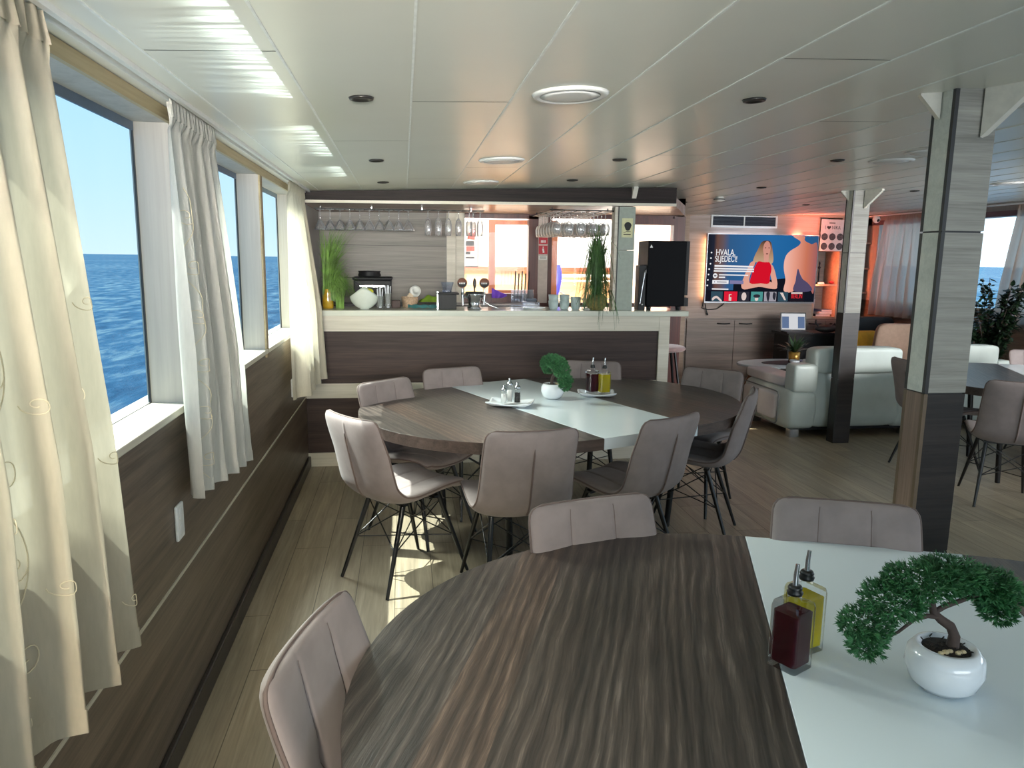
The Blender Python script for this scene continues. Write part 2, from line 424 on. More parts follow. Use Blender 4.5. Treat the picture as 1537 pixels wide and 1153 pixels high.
for i, (y0, y1) in enumerate(WIN):
    b = B(); b.box(XG, XL+.012, y0-.03, y1+.03, 1.08, ZS); struct('window_sill_%d' % (i+1), b, M['cream_y'], bevel=.004)
    b = B()
    for q in ((y0, y0+.006, ZS, ZT), (y1-.006, y1, ZS, ZT), (y0, y1, ZS, ZS+.004)): b.box(XG-.004, XG+.002, *q)
    b.cur = 1; b.box(XG-.004, XG+.003, y0, y1, ZT-.028, ZT)
    f = struct('window_%d' % (i+1), b, [M['corner_dark'], M['frame_blue']])
    b = B(); b.add([(XG-.001, y0, ZS), (XG-.001, y1, ZS), (XG-.001, y1, ZT), (XG-.001, y0, ZT)], [(0, 1, 2, 3)]); b.build('pane', M['glass'], f)
# ledge of the side deck outside the windows
b = B(); b.box(XG-.10, XG-.015, YF, YBAR, 1.03, 1.082); struct('exterior_ledge', b, plain('grey deck paint', (92, 100, 106), .6))

# sea, tilted a hair because the boat heels
me = B(); me.add([(-9000, -9000, 0), (0, -9000, 0), (0, 9000, 0), (-9000, 9000, 0)], [(0, 1, 2, 3)])
me.add([(0, -9000, 0), (9000, -9000, 0), (9000, 9000, 0), (0, 9000, 0)], [(0, 1, 2, 3)])
sea = me.build('sea', M['sea'], kind='structure', loc=(0, 0, -3.2), rot=(0, R(.12), 0))

# right wall with windows
ZR = 1.12
WR = [(-1.6, .2), (1.0, 2.8), (3.6, 5.3), (6.2, 8.05), (8.35, 9.65)]
b = B(); b.box(XR, XR+.12, YF, YB+.45, 0, ZR-.02); struct('wall_right', b, M['wall_wood'])
b = B(); ed = [YF]+[v for w in WR for v in w]+[YB+.45]
for i in range(0, len(ed), 2): b.box(XR, XR+.12, ed[i], ed[i+1], ZR-.02, 2.36)
b.box(XR, XR+.12, YF, YB+.45, 2.13, 2.4); struct('wall_right_piers', b, M['jamb'])
b = B(); b.box(XR-.03, XR, YF, YB, 2.13, 2.19); struct('trim_6', b, wood('plum trim', (84, 66, 74), (112, 90, 96), 'y'))
b = B(); b.box(XR-.16, XR-.12, 6.0, YB, 2.235, 2.25); struct('trim_7', b, M['white_matt'])
for i, (y0, y1) in enumerate(WR):
    b = B(); b.box(XR-.015, XR+.1, y0-.03, y1+.03, ZR-.03, ZR); struct('window_sill_%d' % (i+5), b, M['cream_y'])
    b = B()
    for q in ((y0, y0+.02, ZR, 2.13), (y1-.02, y1, ZR, 2.13)): b.box(XR+.08, XR+.1, *q)
    f = struct('window_%d' % (i+5), b, M['corner_dark'])
    b = B(); b.add([(XR+.09, y0, ZR), (XR+.09, y1, ZR), (XR+.09, y1, 2.13), (XR+.09, y0, 2.13)], [(0, 1, 2, 3)]); b.build('pane', M['pane_clear'], f)

# wall behind the television, open shelf bay beside it
b = B(); b.box(2.58, XR+.1, YB+.36, YB+.45, 0, 2.4); struct('wall_back', b, M['grey_panel'])
b = B(); b.box(2.60, 5.66, YB, YB+.36, .835, 2.30); b.cur = 1; b.box(2.6, 3.83, YB, YB+.36, 0, .835)
struct('wall_back_panel', b, [M['tv_panel'], M['cabinet']])
b = B(); b.box(3.70, 3.80, YB-.03, YB+.001, 0, 2.26); struct('trim_8', b, M['shelf'])
b = B(); b.box(2.6, XR, YB-.02, YB+.01, 2.225, 2.27); struct('trim_9', b, M['shelf'])

# wall behind the bar with three openings onto the aft deck
b = B()
b.box(XL, .39, YBAR, YBAR+.06, 0, 2.25)
struct('wall_bar_back', b, M['grey_panel'])
b = B()
for z in (1.42, 1.71): b.box(XL, .39, YBAR-.0015, YBAR, z, z+.003)
struct('trim_10', b, M['gap'])
b = B(); b.box(.39, .47, YBAR-.03, YBAR+.06, 0, 2.02); b.box(.475, .555, YBAR-.02, YBAR+.06, 0, 2.02); struct('trim_11', b, M['cream'])
b = B()
b.box(.55, 2.66, YBAR, YBAR+.08, 0, 1.2); b.box(.55, 2.66, YBAR, YBAR+.08, 1.985, 2.3)
b.box(1.15, 1.24, YBAR-.02, YBAR+.08, 1.2, 2.0); b.box(1.33, 1.37, YBAR-.02, YBAR+.08, 1.2, 2.0)
b.box(1.24, 1.33, YBAR+.02, YBAR+.07, 1.2, 2.0)
b.box(2.02, 2.10, YBAR, YBAR+.08, 1.2, 2.0); b.box(2.55, 2.66, YBAR-.02, YBAR+.08, 0, 2.02)
b.box(.55, 1.24, YBAR-.03, YBAR+.08, 1.2, 1.285); b.box(.55, 1.24, YBAR-.02, YBAR, 1.97, 2.01)
b.box(2.1, 2.55, YBAR-.02, YBAR+.06, 1.94, 2.0)
struct('window_frame_bar', b, M['red_wood'])
b = B(); b.box(1.24, 1.33, YBAR-.025, YBAR+.02, 1.2, 2.0); struct('trim_12', b, plain('pale mullion board', (190, 176, 166), .5))
b = B(); b.box(2.58, 2.66, YBAR, YB+.4, 0, 2.25); struct('wall_side', b, M['tv_panel'])
for i, (x0, x1) in enumerate(((.555, 1.15), (1.37, 2.02), (2.1, 2.55))):
    b = B(); b.box(x0, x1, YBAR+.03, YBAR+.034, 1.2 if i else 1.285, 1.985); o = b.build('window_%d' % (i+10), M['pane_clear'], kind='structure')

# aft deck seen through those windows
b = B(); b.box(-.86, 2.58, YBAR+.08, 13, -.1, -.02); struct('exterior_deck', b, M['deck_wood'])
b = B(); b.box(-.86, 2.57, 9.2, 9.26, 0, 1.46); struct('exterior_bulwark', b, M['deck_wood'])
b = B(); b.box(-.86, 2.57, 9.14, 9.32, 1.46, 1.51); struct('exterior_rail', b, M['rail_wood'])
b = B(); b.box(-.6, 2.57, 10.2, 10.25, 0, 3.4); struct('wall_exterior', b, M['ext_white'])
b = B(); b.box(.55, .62, 8.2, 8.27, 0, 2.6); b.box(-.86, 1.5, 8.2, 8.27, 2.22, 2.4); struct('trim_13', b, M['ext_white'])

# soffit and dark header beam over the bar
def hz(x): return 1.992+.0125*(x+.72)
b = B()
for (y0, y1, dz0, dz1, mi) in ((5.735, 5.76, 0, .020, 1), (5.74, 5.80, .020, None, 0)):
    b.cur = mi; xs = [-.745+2.865*i/12 for i in range(13)]
    for a, c in zip(xs[:-1], xs[1:]):
        za, zb = hz(a)+dz0, hz(c)+dz0
        ta, tb = (zc(a)-.006, zc(c)-.006) if dz1 is None else (hz(a)+dz1, hz(c)+dz1)
        b.add([(a, y0, za), (c, y0, zb), (c, y0, tb), (a, y0, ta), (a, y1, za), (c, y1, zb), (c, y1, tb), (a, y1, ta)],
              [(0, 1, 2, 3), (5, 4, 7, 6), (0, 4, 5, 1), (3, 2, 6, 7), (1, 5, 6, 2), (0, 3, 7, 4)])
struct('beam_header', b, [wood('header laminate', (28, 24, 24), (52, 44, 42), 'x', .9, .6, spec=.15), M['cream']])
b = B(); b.add([(-.745, 5.76, hz(-.745)+.006), (2.12, 5.76, hz(2.12)+.006), (2.66, YBAR, 2.03), (-.745, YBAR, 2.0),
                (-.745, 5.76, 2.07), (2.12, 5.76, 2.10), (2.66, YBAR, 2.12), (-.745, YBAR, 2.09)],
               [(0, 3, 2, 1), (4, 5, 6, 7), (0, 1, 5, 4), (1, 2, 6, 5), (2, 3, 7, 6), (3, 0, 4, 7)])
struct('ceiling_bar', b, wood('bar soffit', (150, 128, 118), (182, 160, 148), 'x', .7, .25))

# ------------------------------------------------------------------ pillars
def gusset(b, p, d, w, L, H, ztop, th=.012):
    """a triangular bracket under the ceiling: starts at P, runs out along D for L, hangs H"""
    p = Vector(p); d = Vector(d).normalized(); n = Vector((-d.y, d.x, 0))*w/2
    a0 = Vector((p.x, p.y, ztop)); a1 = a0+d*L; a1.z = ztop; a2 = a0-Vector((0, 0, H)); a3 = a1-Vector((0, 0, .012))
    vs = [v+s*n for s in (1, -1) for v in (a0, a1, a3, a2)]
    b.add(vs, [(0, 1, 2, 3), (7, 6, 5, 4), (0, 4, 5, 1), (1, 5, 6, 2), (2, 6, 7, 3), (3, 7, 4, 0)])
def pillar(x0, y0, label, low_left, trans, joint):
    w, d = .156, .105; top = zc(x0+w/2)+.004
    r = empty('pillar', (x0, y0, 0), 0, label, 'pillar'); r['kind'] = 'structure'
    for z0, z1, nm in ((0, trans*.5, 'lower_cladding'), (trans*.5+.003, trans, 'lower_cladding'), (trans+.004, joint, 'middle_cladding'), (joint+.006, top, 'upper_cladding')):
        b = B(); x, X, y, Y = .0, w, .0, d
        dark = nm == 'lower_cladding'
        b.cur = 0; b.add([(x+.012, y, z0), (X, y, z0), (X, y, z1), (x+.012, y, z1)], [(0, 1, 2, 3)])
        b.add([(X, y, z0), (X, Y, z0), (X, Y, z1), (X, y, z1)], [(0, 1, 2, 3)])
        b.add([(x, Y, z0), (X, Y, z0), (X, Y, z1), (x, Y, z1)], [(0, 1, 2, 3)])
        b.cur = 1; b.add([(x, y+.012, z0), (x, Y-.012, z0), (x, Y-.012, z1), (x, y+.012, z1)], [(0, 1, 2, 3)])
        b.cur = 2; b.box(x-.001, x+.013, y-.001, y+.013, z0, z1); b.box(x-.001, x+.013, Y-.013, Y+.001, z0, z1)
        mats = [M['pillar_dark'], low_left, M['corner_brown'] if low_left is M['pillar_mid'] else M['corner_dark']] if dark else [M['pillar_shaded'], M['pillar_lit'], M['corner_dark']]
        b.build(nm, mats, r)
    b = B(); b.box(.006, w-.006, .006, d-.006, 0, top); b.build('core', M['corner_dark'], r)
    b = B(); gusset(b, (w*.72, 0, 0), (.45, -.9, 0), .035, .15, .155, top-.002); b.build('bracket', M['bracket'], r)
    b = B(); gusset(b, (0, d*.7, 0), (-.9, .3, 0), .03, .065, .09, top-.002); b.build('bracket', M['bracket'], r)
    return r
p1 = pillar(1.776, 2.30, 'near square pillar, pale veneer above and dark wood below, behind the near table', M['pillar_mid'], 1.158, 1.707)
b = B(); b.box(-.045, 0, .06, .075, .27, .285); b.box(-.05, -.035, .05, .085, .26, .30); b.build('hook', M['steel'], p1)
pillar(3.811, 6.05, 'far square pillar in front of the back of the white leather sofa', M['pillar_dark'], 1.17, 1.69)

# ------------------------------------------------------------------ bar
bar = empty('bar_counter', (XL, 5.74, 0), 0, 'dark wood bar counter front with pale horizontal bands and a pale end post', 'bar')
W = 2.021-XL
b = B(); b.box(0, W, 0, .04, .106, .535); b.box(0, W, 0, .04, .648, 1.049); b.build('front_panel', M['bar_wood'], bar)
b = B(); b.box(0, W, -.008, .04, .535, .648); b.build('pale_band', M['cream'], bar)
b = B(); b.box(0, W, -.012, .04, 0, .106); b.build('plinth', M['cream'], bar)
b = B(); b.box(.0, W, -.012, .04, 1.049, 1.166); b.box(.0, W, -.018, .04, 1.13, 1.137); b.build('apron', M['cream'], bar)
b = B(); b.box(W, W+.09, -.014, .10, 0, 1.166); b.build('end_post', M['cream'], bar, bevel=.003)
b = B(); b.box(.02, W, .04, .44, .02, 1.166); b.build('carcass', M['bar_wood'], bar)
b = B(); b.box(XL, 2.253, 5.70, 6.22, 1.167, 1.208); o = b.build('bar_worktop', wood('bar top', (206, 210, 196), (228, 230, 216), 'x', .7, .12, bumpy=.02), bevel=.004)
tag(o, 'long pale worktop running along the top of the bar', 'worktop')
b = B(); b.box(XL+.01, 1.2, 6.55, 6.94, 0, 1.17); b.cur = 1; b.box(XL+.01, 1.2, 6.53, 6.94, 1.17, 1.2); o = b.build('back_counter', [M['bar_wood'], M['pillar_dark']])
tag(o, 'low dark counter against the grey wall behind the bar', 'counter')
# pillar on the bar
bp = empty('pillar', (1.665, 5.86, 1.208), 0, 'slim pale grey pillar standing on the bar and carrying a small sign', 'pillar'); bp['kind'] = 'structure'
b = B(); b.box(.03, .165, 0, .10, 0, .475); b.box(.03, .165, 0, .10, .479, .815); b.build('cladding', plain('grey green veneer', (150, 160, 148), .5), bp)
b = B(); b.box(.0, .026, .004, .10, 0, .815); b.cur = 1; b.box(.024, .032, -.002, .1, 0, .815); b.build('corner_trim', [M['cream'], M['corner_dark']], bp)
sg = empty('wall_sign', (1.765, 5.857, 1.86), 0, 'small parchment sign with a black round drawing on the bar pillar', 'sign')
b = B(); b.box(-.045, .045, -.003, 0, -.075, .075); b.build('board', M['gold_sign'], sg)
b = B(); T = Matrix.Rotation(R(90), 4, 'X')
b.prism([(.028*cos(a)*(1+.12*sin(3*a))+.004, .034*sin(a)+.012) for a in [2*pi*k/24 for k in range(24)]], .0035, .0045, T)
b.box(-.03, .03, -.0045, -.0035, -.056, -.048); b.tube([(-.03, -.004, -.04), (-.005, -.004, -.028), (.03, -.004, -.03)], .002, 5)
b.build('drawing', M['ink'], sg)
b = B(); gusset(b, (1.775, 5.738, 0), (0, -1, 0), .035, .05, .085, zc(1.775)); o = b.build('trim_14', M['bracket'], kind='structure')

# signs on the mullion board behind the bar
def red_sign(z0, z1, glyphs, label):
    r = empty('wall_sign', (1.285, YBAR-.026, (z0+z1)/2), 0, label, 'sign'); h = (z1-z0)/2
    b = B(); b.box(-.042, .042, -.004, 0, -h, h); b.build('plate', M['red'], r)
    b = B()
    for q in glyphs: b.box(q[0], q[1], -.0048, -.004, q[2], q[3])
    b.build('lettering', M['white_matt'], r)
red_sign(1.745, 1.805, [(-.022, -.014, -.018, .006), (-.010, -.002, -.018, .006), (.002, .01, -.018, .006), (.014, .022, -.018, .006)], 'small red sign with white letters, upper one on the pale board behind the bar')
red_sign(1.65, 1.735, [(-.004, .004, .018, .03), (-.008, .008, -.008, .012), (-.004, .012, -.028, -.008), (-.04, .04, -.041, -.039), (-.04, .04, .039, .041)], 'larger red square sign with a white figure, below the lettered red sign')
b = B(); b.box(-.04, .04, -.003, 0, -.018, .018); b.cur = 1
for z in (-.008, .0, .008): b.box(-.03, .03, -.0036, -.003, z-.002, z+.002)
o = b.build('wall_sign', [M['white_matt'], plain('grey print', (120, 120, 118), .7)], loc=(1.285, YBAR-.026, 1.62)); tag(o, 'narrow white notice with grey print under the red signs', 'sign')

# half open wooden door leaf just outside the bar window
dl = empty('deck_door', (.80, YBAR+.2, 0), R(-4), 'varnished orange wooden door leaf with a tall glass pane outside the bar window', 'door')
b = B()
b.box(0, .065, 0, .04, 0, 1.97); b.box(.58, .66, 0, .04, 0, 1.97); b.box(.065, .58, 0, .04, 1.925, 1.97); b.box(.065, .58, 0, .04, 0, 1.31)
b.build('frame', M['orange_wood'], dl)
b = B(); b.box(.065, .58, .016, .022, 1.31, 1.925); b.build('pane', M['pane_clear'], dl)
# poster board on the deck
pb = empty('poster', (.585, 7.25, 1.52), 0, 'white poster with red and black blocks hanging beyond the left edge of the bar window', 'poster')
b = B(); b.box(0, .125, 0, .01, 0, .43); b.build('board', M['white_matt'], pb)
b = B(); b.box(.005, .085, -.002, 0, .205, .25); b.box(.005, .05, -.002, 0, .125, .15); b.box(.005, .09, -.002, 0, .085, .10); b.box(.12, .127, -.003, .01, 0, .43); b.box(0, .125, -.003, .01, 0, .012); b.build('black_print', M['ink'], pb)
rdm = plain('poster red', (220, 60, 40), .6)
b = B(); b.prism([(.02, .27), (.09, .26), (.095, .36), (.05, .37)], 0, .002, Matrix.Rotation(R(90), 4, 'X')); b.build('red_print', rdm, pb)
b = B(); b.box(.01, .09, -.002, 0, .155, .20); b.build('red_print', rdm, pb)
# railings, screen and cloth on the deck
rl = empty('deck_railing', (1.75, 8.6, 0), 0, 'white steel railing with diagonal bars on the aft deck', 'railing')
b = B(); b.tube([(-.1, 0, 1.42), (.8, 0, 1.42)], .018); b.tube([(-.1, 0, 1.36), (.8, 0, 1.36)], .012); b.build('handrail', M['ext_white'], rl)
b = B()
for x in (-.1, .75):
    b = B(); b.tube([(x, 0, 0), (x, 0, 1.42)], .018); b.build('post', M['ext_white'], rl)
b = B(); b.tube([(-.08, 0, 1.32), (.5, 0, .95)], .012); b.tube([(-.08, 0, 1.22), (.3, 0, .95)], .012); b.tube([(-.1, 0, 1.15), (.75, 0, 1.15)], .008); b.build('diagonal_bar', M['steel'], rl)
b = B(); b.grid(lambda u, v: (1.98+.56*u, 8.9+.03*sin(9*u+3*v), 1.52+.55*v), 10, 8); o = b.build('deck_screen', cloth('pale blue screen', (214, 226, 238), .4, 0)); tag(o, 'pale blue translucent screen hanging on the aft deck beyond the bar', 'screen')
b = B(); b.grid(lambda u, v: (1.56+.10*u+.02*sin(5*v), 7.9+.02*sin(9*u), 1.55-.42*v), 6, 10); o = b.build('hanging_cloth', M['blue_cloth']); tag(o, 'violet blue cloth hanging just outside the bar window', 'cloth')

# ------------------------------------------------------------------ ceiling fittings
def at_ceiling(x, y): return (x, y, zc(x)-.001)
def make_spot():
    r = empty('ceiling_downlight')
    b = B(); b.lathe([(.024, -.004), (.029, -.008), (.037, -.007), (.040, 0), (.024, 0)], 24); b.build('rim', plain('dark chrome rim', (62, 60, 58), .3, .7), r)
    b = B(); b.lathe([(.0001, -.0025), (.016, -.004), (.025, -.003)], 20); b.build('lens', plain('dull lens', (150, 150, 146), .15), r)
    return r
SP = [(-.127, 2.508, 'round dark downlight nearest the window curtains, left of the big white ceiling speaker'),
      (1.181, 2.5, 'round dark downlight in the open ceiling right of the big white ceiling speaker'),
      (-.134, 4.04, 'round dark downlight second in the row above the window side of the middle table'),
      (-.13, 5.175, 'round dark downlight just in front of the left end of the dark header beam'),
      (1.168, 4.064, 'round dark downlight in the middle row above the middle table'),
      (1.152, 5.155, 'round downlight close to the header beam above the middle of the bar'),
      (2.46, 4.095, 'round downlight in the right row beside the long ceiling vent disc'),
      (2.838, 5.78, 'round downlight right of the end of the dark header beam'),
      (4.354, 7.789, 'round downlight over the lounge in front of the television'),
      (4.388, 6.067, 'round downlight just right of the top of the far pillar'),
      (2.795, 7.363, 'small round downlight near the left edge of the television wall')]
sp0 = make_spot()
for i, (x, y, lab) in enumerate(SP):
    o = sp0 if i == 0 else dup(sp0, (0, 0, 0))
    o.location = at_ceiling(x, y); o.rotation_euler = (0, -atan2(zc(x+.05)-zc(x-.05), .1), 0); tag(o, lab, 'downlight', 'recessed ceiling downlights')
def make_speaker():
    r = empty('ceiling_speaker')
    b = B(); b.lathe([(.096, -.006), (.104, -.010), (.116, -.009), (.124, 0), (.096, 0)], 40); b.build('rim', M['white_matt'], r)
    b = B(); b.lathe([(.0001, -.0105), (.06, -.0095), (.097, -.007)], 40); b.build('grille', M['white_matt'], r)
    return r
SPK = [(.532, 2.441, 'large round white ceiling speaker nearest the camera'), (.522, 4.072, 'round white ceiling speaker above the middle table'),
       (.531, 5.243, 'round white ceiling speaker just before the header beam'), (2.811, 4.117, 'round white ceiling speaker left of the near pillar'),
       (2.78, 3.75, 'round white ceiling disc half hidden behind the near pillar'), (4.7, 5.4, 'round ceiling speaker right of the near pillar above the side table')]
k0 = make_speaker()
for i, (x, y, lab) in enumerate(SPK):
    o = k0 if i == 0 else dup(k0, (0, 0, 0))
    o.location = at_ceiling(x, y); o.rotation_euler = (0, -atan2(zc(x+.05)-zc(x-.05), .1), 0); tag(o, lab, 'speaker', 'round ceiling speakers')
sm = empty('smoke_detector', at_ceiling(2.888, 6.704), 0, 'small white smoke detector hanging under the ceiling near the television wall', 'smoke detector')
b = B(); b.lathe([(.035, 0), (.038, -.012), (.05, -.016), (.05, -.034), (.03, -.044), (.0001, -.046)], 24); b.build('body', M['white_matt'], sm)
b = B(); b.lathe([(.0505, -.02), (.052, -.024), (.052, -.028), (.0505, -.03)], 24); b.build('slot', M['ink'], sm)
ac = empty('air_vent', (4.578, YB, 2.15), 0, 'long white framed air vent with dark slats above the television', 'vent')
b = B()
for q in ((-.475, .475, .06, .085), (-.475, .475, -.085, -.06)): b.box(q[0], q[1], -.02, 0, q[2], q[3])
b.box(-.475, -.45, -.02, 0, -.06, .06); b.box(.45, .475, -.02, 0, -.06, .06); b.box(-.008, .008, -.018, 0, -.06, .06); b.build('frame', M['white_matt'], ac)
b = B(); b.box(-.45, .45, -.004, 0, -.06, .06); b.build('backing', plain('blue black vent', (26, 32, 46), .6), ac)
b = B()
for k in range(7):
    z = -.05+k*.0167; b.add([(-.45, -.004, z+.004), (.45, -.004, z+.004), (.45, -.016, z-.003), (-.45, -.016, z-.003)], [(0, 1, 2, 3)])
b.build('slats', plain('vent slat', (70, 80, 100), .4), ac)
cm = empty('camera_dome', (6.36, YB-.25, 2.23), 0, 'small white security camera in the corner above the bookshelf', 'camera')
b = B(); b.sphere((0, 0, -.03), .05, 14, 10); b.build('body', M['white_matt'], cm)
b = B(); b.sphere((0, -.035, -.045), .022, 12, 8); b.build('lens', M['ink'], cm)
for (x, y, z, lab) in ((XL, 2.467, .737, 'white double wall socket on the dark wainscot nearest the camera'), (XL, 5.017, .743, 'white wall socket on the dark wainscot close to the bar')):
    r = empty('wall_socket', (x, y, z), 0, lab, 'socket')
    b = B(); b.box(0, .011, -.036, .036, -.060, .060); b.build('plate', M['socket'], r, bevel=.006)
    b = B(); T = Matrix.Rotation(R(90), 4, 'Y')
    for zz in (-.026, .026): b.lathe([(.021, .0115), (.019, .013), (.0001, .0125)], 16, (0, 0, zz), True, T)
    b.build('insert', M['white_matt'], r)

# ------------------------------------------------------------------ curtains
def curtain(name, label, X, topY, botY, z0, z1, n, amp, mat, vine=None, seed=1, flare=.0, heading=True, slope=0.):
    rnd = random.Random(seed); ph = [rnd.uniform(0, 6.28) for _ in range(6)]
    def P(u, v):
        a = topY[0]+(topY[1]-topY[0])*u; c = botY[0]+(botY[1]-botY[0])*u; w = v**.75
        y = a+(c-a)*w
        A = amp*(.25+.75*min(1, v*1.6))
        fold = .5+.5*sin(2*pi*n*u+ph[0]+.5*sin(3*v+ph[1])) ; f2 = sin(2*pi*n*2.3*u+ph[2]+v*1.5)
        d = A*(fold**1.3)+A*.16*f2+flare*v*(.4+.6*u)
        if v < .05: d = .012+.010*(sin(2*pi*n*3*u) > 0)+d*v*8
        y += .25*amp*cos(2*pi*n*u+ph[0])*min(1, v*2)
        z = z0+(z1+slope*(1-u)-z0)*v
        return Vector((X+d, y, z))
    r = empty(name, (0, 0, 0), 0, label, 'curtain', 'window curtains')
    b = B(); b.grid(P, int(n*16), 44); b.build('drape', mat, r)
    if heading:
        b = B(); b.grid(lambda u, v: P(u, .045*v)+Vector((.004, 0, .004)), int(n*16), 3); b.build('heading_tape', mat, r)
    b = B(); b.grid(lambda u, v: P(u, .965+.035*v)+Vector((.0025, 0, 0)), int(n*16), 3); b.build('hem', mat, r)
    if vine:
        e = B(); Wd = abs(botY[1]-botY[0]); Ht = z0-z1
        def Q(u, v): return P(min(.99, max(.01, u)), min(.985, v))+Vector((.004, 0, 0))
        for uc, lo in vine:
            m = int((.97-lo)*Ht/.17); hv = .17/Ht
            def mid(v): return uc+.028/Wd*sin((v-lo)/hv*pi)
            e.tube([Q(mid(lo+hv*m*k/(10*m)), lo+hv*m*k/(10*m)) for k in range(10*m+1)], .0013, 4)
            for k in range(m):
                sg = 1 if k % 2 else -1; vc = lo+hv*(k+.55); um = mid(vc)
                for sz, off, dv in ((.034, .030, 0), (.020, -.034, .06)):
                    pts = []
                    for t in range(22):
                        a = t/21*8.2; rr = sz*(1-t/25.)
                        pts.append(Q(um+sg*(off+(-1 if off > 0 else 1)*rr*cos(a)*.9)/Wd, vc+(dv+rr*sin(a))/Ht))
                    e.tube(pts, .0011, 4)
        e.build('embroidery', M['embroid'], r)
    return r
curtain('window_curtain', 'tall cream sheer curtain nearest the camera, filling the left edge with embroidered vines', -.715, (.75, 1.66), (.55, 1.72), 2.062, .70, 7, .075, M['curtain'], ((.66, .42), (.36, .5), (.93, .3)), 3, .03)
cw = curtain('window_curtain', 'cream and white sheer curtain hanging between the first and second window', -.72, (2.49, 3.04), (2.44, 3.22), 2.066, .735, 5.0, .055, M['curtain_b'], ((.16, .2),), 8, .02, slope=.085)
curtain('window_curtain', 'narrow cream curtain against the left end of the bar', -.72, (4.92, 5.62), (4.70, 5.66), 2.066, .72, 4.2, .08, M['curtain_c'], ((.40, .4),), 5, .07)
def curtain_r(label, y0, y1, b0, b1, z1, seed):
    o = curtain('window_curtain', label, 0, (y0, y1), (b0, b1), 2.235, z1, 6, .07, M['curtain_r'], None, seed, .04)
    o.location = (XR-.10, 0, 0)
    for c in kids(o): c.scale = (-1, 1, 1)
    return o
curtain_r('pinkish grey voile curtain between the bookshelf and the near pillar, across the lounge', 8.50, 9.36, 8.35, 9.42, .92, 4)
curtain_r('pale voile curtain at the right edge behind the tall green plant', 6.45, 7.16, 6.4, 7.25, .95, 9)

# ------------------------------------------------------------------ dining chair
def spline(P, t):
    n = len(P)-1; x = min(max(t, 0), 1)*n; i = min(int(x), n-1); f = x-i
    p0, p1, p2, p3 = P[max(i-1, 0)], P[i], P[i+1], P[min(i+2, n)]
    return tuple(.5*((2*b)+(-a+c)*f+(2*a-5*b+4*c-d)*f*f+(-a+3*b-3*c+d)*f**3) for a, b, c, d in zip(p0, p1, p2, p3))
PROF = [(.235, .452), (.19, .470), (.09, .472), (-.02, .462), (-.12, .455), (-.19, .468), (-.240, .515), (-.266, .60), (-.288, .69), (-.309, .78), (-.328, .870)]
WID = [(.205,), (.215,), (.225,), (.232,), (.235,), (.232,), (.226,), (.219,), (.216,), (.214,), (.210,)]
def shell_point(u, t, side):
    """u -1..1 across, t 0..1 from the front edge to the top; side +1 sitting face, -1 outer face"""
    y, z = spline(PROF, t); y2, z2 = spline(PROF, min(1, t+.004)); y1, z1 = spline(PROF, max(0, t-.004))
    dy, dz = y2-y1, z2-z1; L = sqrt(dy*dy+dz*dz); ny, nz = dz/L, -dy/L         # sitting-face normal
    w = spline(WID, t)[0]
    for e, rr in ((t*.98, .07), ((1-t)*.98, .055)):
        if e < rr: w -= .045*(1-sqrt(max(0, 1-((rr-e)/rr)**2)))
    x = u*w
    wrap = abs(u)**2.4*(.028+.012*max(0, min(1, (t-.35)/.2))-.022*max(0, (t-.8)/.2))
    k = sqrt(max(0, 1-abs(u)**7))*sqrt(max(0, 1-abs(2*t-1)**26))
    T = .052 if t > .45 else .055
    d = T/2*k*side
    if side > 0:
        crease = 0
        for u0 in (-.36, .36): crease += exp(-((u-u0)/.03)**2)
        if t > .50: crease = crease*.8
        crease += .9*exp(-((t-.40)/.016)**2)
        dim = sum(exp(-(((u-u0)/.10)**2+((t-.765)/.026)**2)) for u0 in (-.36, .36))
        d -= k*(.0065*crease*(1 if t < .9 else max(.35, 1-(t-.9)*8))+.012*dim)
        if .50 < t < .95: d += k*.003*cos(pi*u/.72)**2*min(1, (.95-t)/.1)
    else:
        if .52 < t < .97: d += k*.004*exp(-(u/.02)**2)*(-1)
    d += wrap
    return Vector((x, y+ny*d, z+nz*d))
def half_shell(t0, t1, nt, nu=66):
    b = B()
    us = [-1, -.995, -.98, -.95]+[-.9+1.8*i/nu for i in range(nu+1)]+[.95, .98, .995, 1]
    ts = [t0+(t1-t0)*i/nt for i in range(nt+1)]
    if t0 == 0: ts = [0, .002, .008, .018]+[x for x in ts if x > .026]
    if t1 == 1: ts = [x for x in ts if x < .974]+[.982, .992, .998, 1]
    for side in (1, -1):
        vs = [shell_point(u, t, side) for t in ts for u in us]; n = len(us)
        b.add(vs, [(j*n+i, j*n+i+1, (j+1)*n+i+1, (j+1)*n+i) for j in range(len(ts)-1) for i in range(n-1)], True)
    return b
